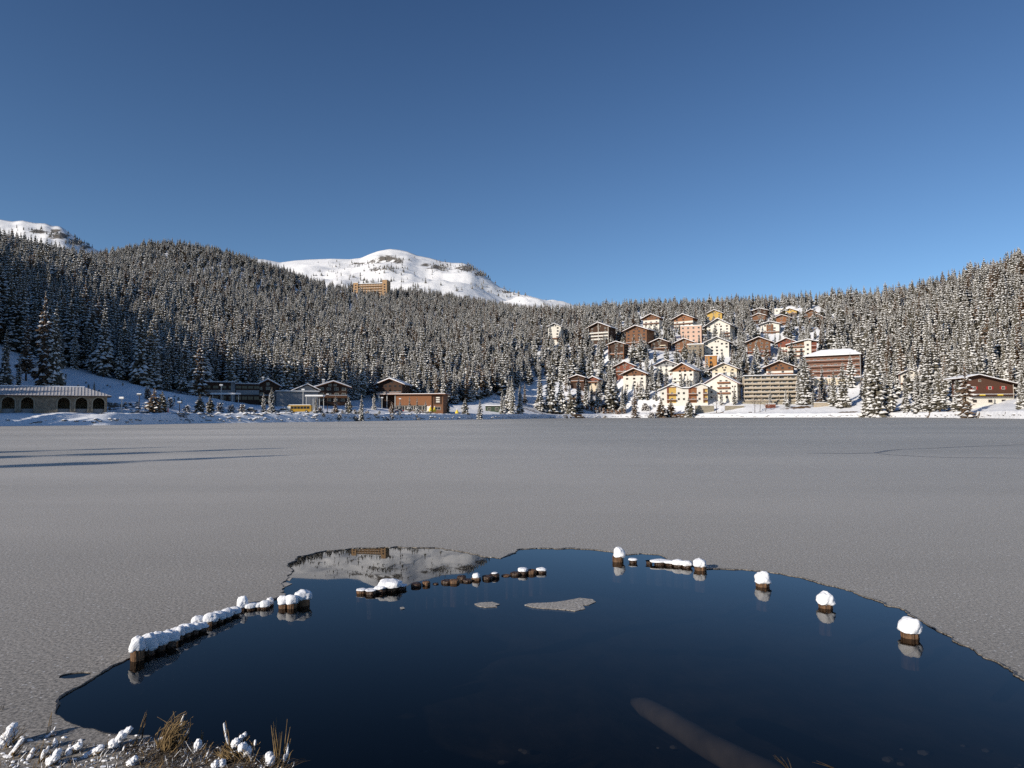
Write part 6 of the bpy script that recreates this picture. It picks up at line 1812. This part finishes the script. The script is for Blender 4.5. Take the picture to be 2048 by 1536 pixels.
# low brown heads in the middle row
MID = [(722, 1187, 18, 1180, 'low'), (741, 1189, 20, 1181, 'low'), (759, 1186, 20, 1174, 'flat'), (779, 1182, 24, 1161, 'big'), (799, 1179, 22, 1172, 'dark'), (831, 1174, 19, None, ''), (852, 1171, 14, None, ''), (871, 1169, 10, None, ''), (893, 1167, 20, None, ''), (908, 1167, 18, None, ''),
       (923, 1160, 16, None, ''), (934, 1164, 18, None, ''), (952, 1161, 17, 1147, 'ball'), (975, 1159, 20, None, ''), (989, 1156, 18, 1147, 'crumb'), (1012, 1153, 16, None, ''), (1031, 1151, 18, None, ''), (1046, 1149, 18, 1137, 'flat2'), (1063, 1148, 18, None, ''), (1083, 1146, 18, 1137, 'end')]
MLAB = {'low': None}
ml = ['outermost left stub of the middle row with thin snow', 'second stub of the middle row with thin snow', 'third stub of the middle row with flat snow', 'stub of the middle row carrying the big white snow heap', 'dark stub right of the big snow heap in the middle row']
for k, (px, py, w, st, kd) in enumerate(MID):
    if k < 5: lab, g = ml[k], None
    elif kd == 'ball': lab, g = 'brown stub with a small snow ball in the middle row', None
    elif kd == 'crumb': lab, g = 'brown stub with snow crumbs beside the snow ball stub', None
    elif kd == 'flat2': lab, g = 'brown stub with a flat snow cap near the right end of the middle row', None
    elif kd == 'end': lab, g = 'rightmost stub of the middle row with a thin snow cap', None
    else: lab, g = 'bare wet brown stub just above the water in the middle row', 'bare stubs of the middle row'
    hh_ = [5, 6, 7, 4][k % 4] if kd != 'big' else 8
    stake(px, py, py - hh_ + (2 if px in (871, 1012) else 0), w * 1.12, lab, st, {'big': 1.35, 'ball': .8, 'crumb': .6}.get(kd, 1.0), seed=90 + k, matn='wetwood' if k % 3 else 'stake', grp=g, elong=1.3 if kd == 'big' else 1.0, dome=True)

# ice floes adrift in the pool
def floe(pts, lab, m='ice', z=-.002):
    P = [on_plane(*p).to_2d() for p in pts]; P = roughen(P, .015, .03, 9.0)
    c = sum(P, Vector((0, 0))) / len(P)
    b = MB(); n = len(P)
    b.add([(p.x - c.x, p.y - c.y, 0) for p in P] + [(p.x - c.x, p.y - c.y, -.02) for p in P], [tuple(range(n))] + [(i, n + i, n + (i + 1) % n, (i + 1) % n) for i in range(n)])
    o = tag(b.obj('ice_floe', M[m]), lab, 'ice floe'); o.location = (c.x, c.y, z)
    for p in o.data.polygons: pass
    return o
floe([(1049, 1209), (1058, 1206), (1085, 1205), (1115, 1203), (1140, 1199), (1160, 1195), (1185, 1198), (1192, 1203), (1178, 1209), (1166, 1210), (1170, 1217), (1150, 1221), (1120, 1218), (1090, 1216), (1065, 1214)], 'long grey ice floe drifting in the middle of the dark water')
floe([(949, 1207), (962, 1204), (985, 1203), (1000, 1208), (990, 1211), (994, 1213), (972, 1214), (955, 1211)], 'small ring like ice floe left of the long one')
floe([(800, 1214), (806, 1213), (810, 1216), (803, 1218)], 'tiny white ice crumb left in the dark water')
floe([(562, 1157), (575, 1152), (586, 1154), (580, 1160)], 'thin ice flake at the left rim of the mirror')
floe([(558, 1168), (572, 1164), (584, 1167), (570, 1173)], 'second thin ice flake at the left rim of the mirror')

# the sunken log
def sunken_log():
    a = on_plane(1268, 1404, -.42); b_ = on_plane(1530, 1552, -.20)
    t = thing('sunken_log', 'sunken brown log lying slantwise under the clear water at the bottom right', 'log', a)
    d = b_ - a
    mb = MB(); pts = [d * f + Vector((0, 0, .008 * math.sin(f * 7))) for f in np.linspace(0, 1.25, 12)]
    mb.tube(pts, [.03, .062, .066, .07, .069, .073, .072, .074, .073, .076, .075, .076], 14)
    mb.obj('wood', M['log'], t, True)
sunken_log()
# sunken plants and pebbles on the bed
pb2 = MB()
for k in range(150):
    x = rb_.uniform(.6, 4.0) if k % 3 else rb_.uniform(-1.5, 1.0); yv = rb_.uniform(2.4, 5.2)
    s = rb_.uniform(.01, .035)
    zb = -.95 + .9 * float(sstep(4.6, 1.3, yv))
    blob(pb2, Vector((x, yv, zb + .03)), s * 1.4, s, s * .7, k * .37, sub=1)
po = pb2.obj('bed_stones', M['rock']); po['kind'] = 'stuff'; po['label'] = 'stones and weed lumps on the lake bed'

# ------------------------------------------------------------------ reeds and snow clumps at the lower left
def blade(mb, p0, p1, bend, r0=.0035, n=6, mi=0):
    pts = []
    p0 = Vector(p0); p1 = Vector(p1)
    for i in range(n + 1):
        f = i / n
        p = p0.lerp(p1, f) + Vector(bend) * (math.sin(f * math.pi) * .5)
        pts.append(p)
    mb.tube(pts, [r0 * (1 - .75 * i / n) for i in range(n + 1)], 3, mi, False)

def tuft(px, py, tx, ty, wpx, lab, blades=8, snow=True, straw='straw', spread=.5, seed=0, snow_scale=1.0, name='snowy_tuft', cat='grass tuft', blen=1.0, lumps=3, bend=.25):
    c = on_plane(px, py, 0.0); Y = c.y; u = Y / F
    r = random.Random(seed + px)
    dx = (tx - px) * u; dz = (py - ty) * u; w = wpx * u
    t = thing(name, lab, cat, (c.x, c.y, -.005))
    tip = Vector((dx, 0.10 * dz, dz))
    if blades:
        mb = MB()
        for k in range(blades if not snow else blades * 2 + 4):
            o = Vector((r.gauss(0, .22) * w, r.gauss(0, .22) * w, -.02))
            e = tip * r.uniform(.65, 1.1) * blen + Vector((r.gauss(0, spread) * w, r.gauss(0, spread) * w * .6, r.uniform(-.25, .1) * dz))
            blade(mb, o, e, (r.gauss(0, bend) * w, r.gauss(0, .2) * w, r.uniform(0, bend) * dz), r.uniform(.0022, .0042))
        mb.obj('blades', M[straw], t)
    if snow:
        sb = MB()
        lumps = lumps + 2 if lumps > 1 else lumps
        ang = math.atan2(dz, dx)
        L = math.hypot(dx, dz)
        rot = Matrix.Rotation(-ang, 3, 'Y')
        for k in range(lumps):
            f = (k + .5) / lumps
            p = tip * (f * .85 + .05) + Vector((r.uniform(-.16, .16) * w, r.uniform(-.2, .2) * w, r.uniform(-.08, .1) * w))
            ww = w * .42 * (1.0 - .45 * abs(f - .45)) * snow_scale * r.uniform(.6, 1.25)
            blob(sb, p, L / lumps * 1.15, ww * .9, ww * .8, seed + k * 1.3 + px * .013, rot=rot, flat=.9, rough=.26, sub=4 if w > .02 else 3, freq=1.7)
        sb.obj('snow', M['cap_snow'], t, smooth=True)
    return t
tuft(6, 1492, 26, 1450, 30, 'largest snow clump at the left edge of the frame', 10, True, seed=1, lumps=3, snow_scale=1.1)
tuft(16, 1513, 44, 1478, 13, 'slanting snow finger right of the largest clump', 5, seed=2)
tuft(55, 1518, 67, 1496, 13, 'little snow finger by itself near the lower left corner', 4, seed=3, lumps=2)
tuft(82, 1524, 92, 1494, 11, 'thin snowy grass pair left of the lumpy snow clump', 6, seed=4)
tuft(93, 1531, 116, 1502, 22, 'lumpy snow clump leaning right near the lower left corner', 5, seed=5)
tuft(119, 1524, 116, 1514, 8, 'snow crumb right of the lumpy snow clump', 2, seed=6, lumps=1)
tuft(112, 1490, 111, 1481, 11, 'small snow dot above the lumpy clump', 3, seed=7, lumps=1)
tuft(136, 1507, 158, 1486, 24, 'rounded snow clump draped over grass strands', 9, seed=8, lumps=2, snow_scale=1.15)
tuft(172, 1511, 203, 1493, 20, 'snow clump with golden grass loops inside', 9, seed=9, lumps=3)
tuft(222, 1494, 258, 1458, 24, 'wedge shaped snow clump pointing up to the right', 5, seed=10, lumps=4, snow_scale=1.05)
tuft(246, 1503, 247, 1496, 7, 'tiny snow crumb under the wedge shaped clump', 1, seed=11, lumps=1)
tuft(95, 1472, 99, 1421, 8, 'pair of golden reed blades standing on the ice', 4, False, seed=12, spread=.25, name='reed', cat='reed', bend=.1)
tuft(94, 1473, 106, 1462, 12, 'snow at the foot of the golden reed pair', 2, seed=13, lumps=2)
tuft(109, 1459, 111, 1454, 6, 'snow dot right of the golden reed pair', 0, seed=14, lumps=1)
tuft(265, 1489, 288, 1430, 6, 'reed bent over into a sharp tent shape', 3, False, seed=15, spread=.2, name='reed', cat='reed', bend=.05)
tuft(280, 1488, 289, 1430, 5, 'dark reed leaning against the bent one', 3, False, 'darkstraw', .2, seed=16, name='reed', cat='reed', bend=.05)
tuft(333, 1500, 356, 1436, 44, 'big golden grass tussock arching to the right', 70, False, 'straw', .34, seed=17, name='grass_tussock', bend=.5)
tuft(350, 1478, 366, 1432, 9, 'snow streaks caught in the top of the golden tussock', 3, seed=18, lumps=4, snow_scale=.7)
tuft(368, 1474, 376, 1458, 10, 'snow fleck on the right side of the golden tussock', 3, seed=19, lumps=2, snow_scale=.8)
tuft(397, 1500, 400, 1484, 26, 'round snow ball with reed tips sticking out', 6, seed=20, lumps=1, snow_scale=1.0, blen=1.2)
tuft(404, 1484, 402, 1456, 5, 'reed tips above the round snow ball', 5, False, seed=21, spread=.6, name='reed', cat='reed')
tuft(456, 1492, 446, 1448, 8, 'upright snow spike on a reed stem', 4, seed=22, lumps=4, snow_scale=.9)
tuft(478, 1522, 440, 1496, 26, 'flattened golden grass fan under snow', 46, False, 'straw', .4, seed=23, name='grass_tussock', bend=.3)
tuft(466, 1492, 470, 1484, 20, 'snow pad behind the golden grass fan', 3, seed=24, lumps=1)
tuft(500, 1519, 484, 1488, 28, 'large cone shaped snow clump on the golden fan', 8, seed=25, lumps=3, snow_scale=1.05)
tuft(478, 1484, 488, 1466, 14, 'cluster of snowy tips behind the cone shaped clump', 8, seed=26, lumps=2)
tuft(510, 1487, 510, 1481, 8, 'snow fleck floating on a stem before the dark water', 2, seed=27, lumps=1)
tuft(411, 1517, 413, 1508, 9, 'small snow knob on the dark ground', 2, seed=28, lumps=1)
tuft(540, 1533, 538, 1510, 26, 'snow mound pierced by brown twigs', 12, seed=29, lumps=2, straw='darkstraw')
tuft(556, 1532, 549, 1452, 14, 'tall brown reeds at the right end of the reed belt', 10, False, 'straw', .5, seed=30, name='reed', cat='reed', bend=.1)
tuft(566, 1528, 573, 1446, 8, 'tallest reed blade next to the dark water', 4, False, 'straw', .4, seed=31, name='reed', cat='reed', bend=.1)
tuft(568, 1527, 575, 1490, 10, 'snow sleeve on the outermost reed', 2, seed=32, lumps=3)
tuft(252, 1532, 268, 1518, 22, 'snow clump cut by the bottom edge left of the middle', 4, seed=33, lumps=2)
tuft(425, 1536, 450, 1526, 26, 'broad snow patch at the bottom edge under the golden fan', 2, seed=34, lumps=2)
tuft(1, 1420, 5, 1409, 3, 'single golden blade tip at the left edge', 2, False, seed=35, name='reed', cat='reed')
tuft(1582, 1534, 1556, 1508, 6, 'thin reddish stems rising from the water at the bottom right', 6, False, 'darkstraw', 1.2, seed=36, name='reed', cat='reed')
tuft(1690, 1533, 1620, 1518, 4, 'single reddish stem lying on the water at the bottom right', 3, False, 'darkstraw', .6, seed=37, name='reed', cat='reed')
# crumbs of snow and frost strewn over the shore ice
cr_ = MB()
for k in range(230):
    px = rb_.uniform(-10, 575); py = 1470 + rb_.betavariate(1.6, 1.0) * 75
    if py < 1455 + max(0, px - 150) * .13: continue
    c = on_plane(px, py, 0.0); s = rb_.uniform(.002, .009) * (1.6 if rb_.random() < .12 else 1)
    blob(cr_, Vector((c.x, c.y, s * .3)), s * rb_.uniform(.8, 2.0), s, s * .7, k * .7, sub=1, rough=.4)
cro = cr_.obj('snow_crumbs', M['cap_snow']); cro['kind'] = 'stuff'; cro['label'] = 'crumbs of snow strewn over the shore ice at the lower left'
# short frosted grass between the clumps
fg_ = MB()
for k in range(520):
    px = rb_.uniform(-5, 580); py = rb_.uniform(1490, 1545)
    if py < 1470 + max(0, px - 150) * .14: continue
    c = on_plane(px, py, 0.0); L = rb_.uniform(.01, .045) * (1.4 if px > 280 else .8)
    blade(fg_, c, c + Vector((rb_.gauss(.25, .35) * L, rb_.gauss(0, .4) * L, L)), (rb_.gauss(0, .3) * L, 0, 0), rb_.uniform(.0012, .0024), 4, 1 if rb_.random() < .35 else 0)
fgo = fg_.obj('frosted_grass', [M['straw'], M['cap_snow']]); fgo['kind'] = 'stuff'; fgo['label'] = 'short frosted grass standing in the shore ice'
# matted dark stalks lying between the clumps
mt_ = MB()
for k in range(420):
    px = rb_.uniform(240, 575); py = rb_.uniform(1488, 1545)
    if py < 1478 + (px - 250) * .14: continue
    p = on_plane(px, py, 0.004); a = rb_.gauss(.35, .6); L = rb_.uniform(.03, .12)
    blade(mt_, p, p + Vector((math.cos(a) * L, math.sin(a) * L, rb_.uniform(0, .03))), (0, 0, .02), .0022, 3)
mo = mt_.obj('matted_stalks', M['darkstraw']); mo['kind'] = 'stuff'; mo['label'] = 'matted dark stalks on the shore ice'
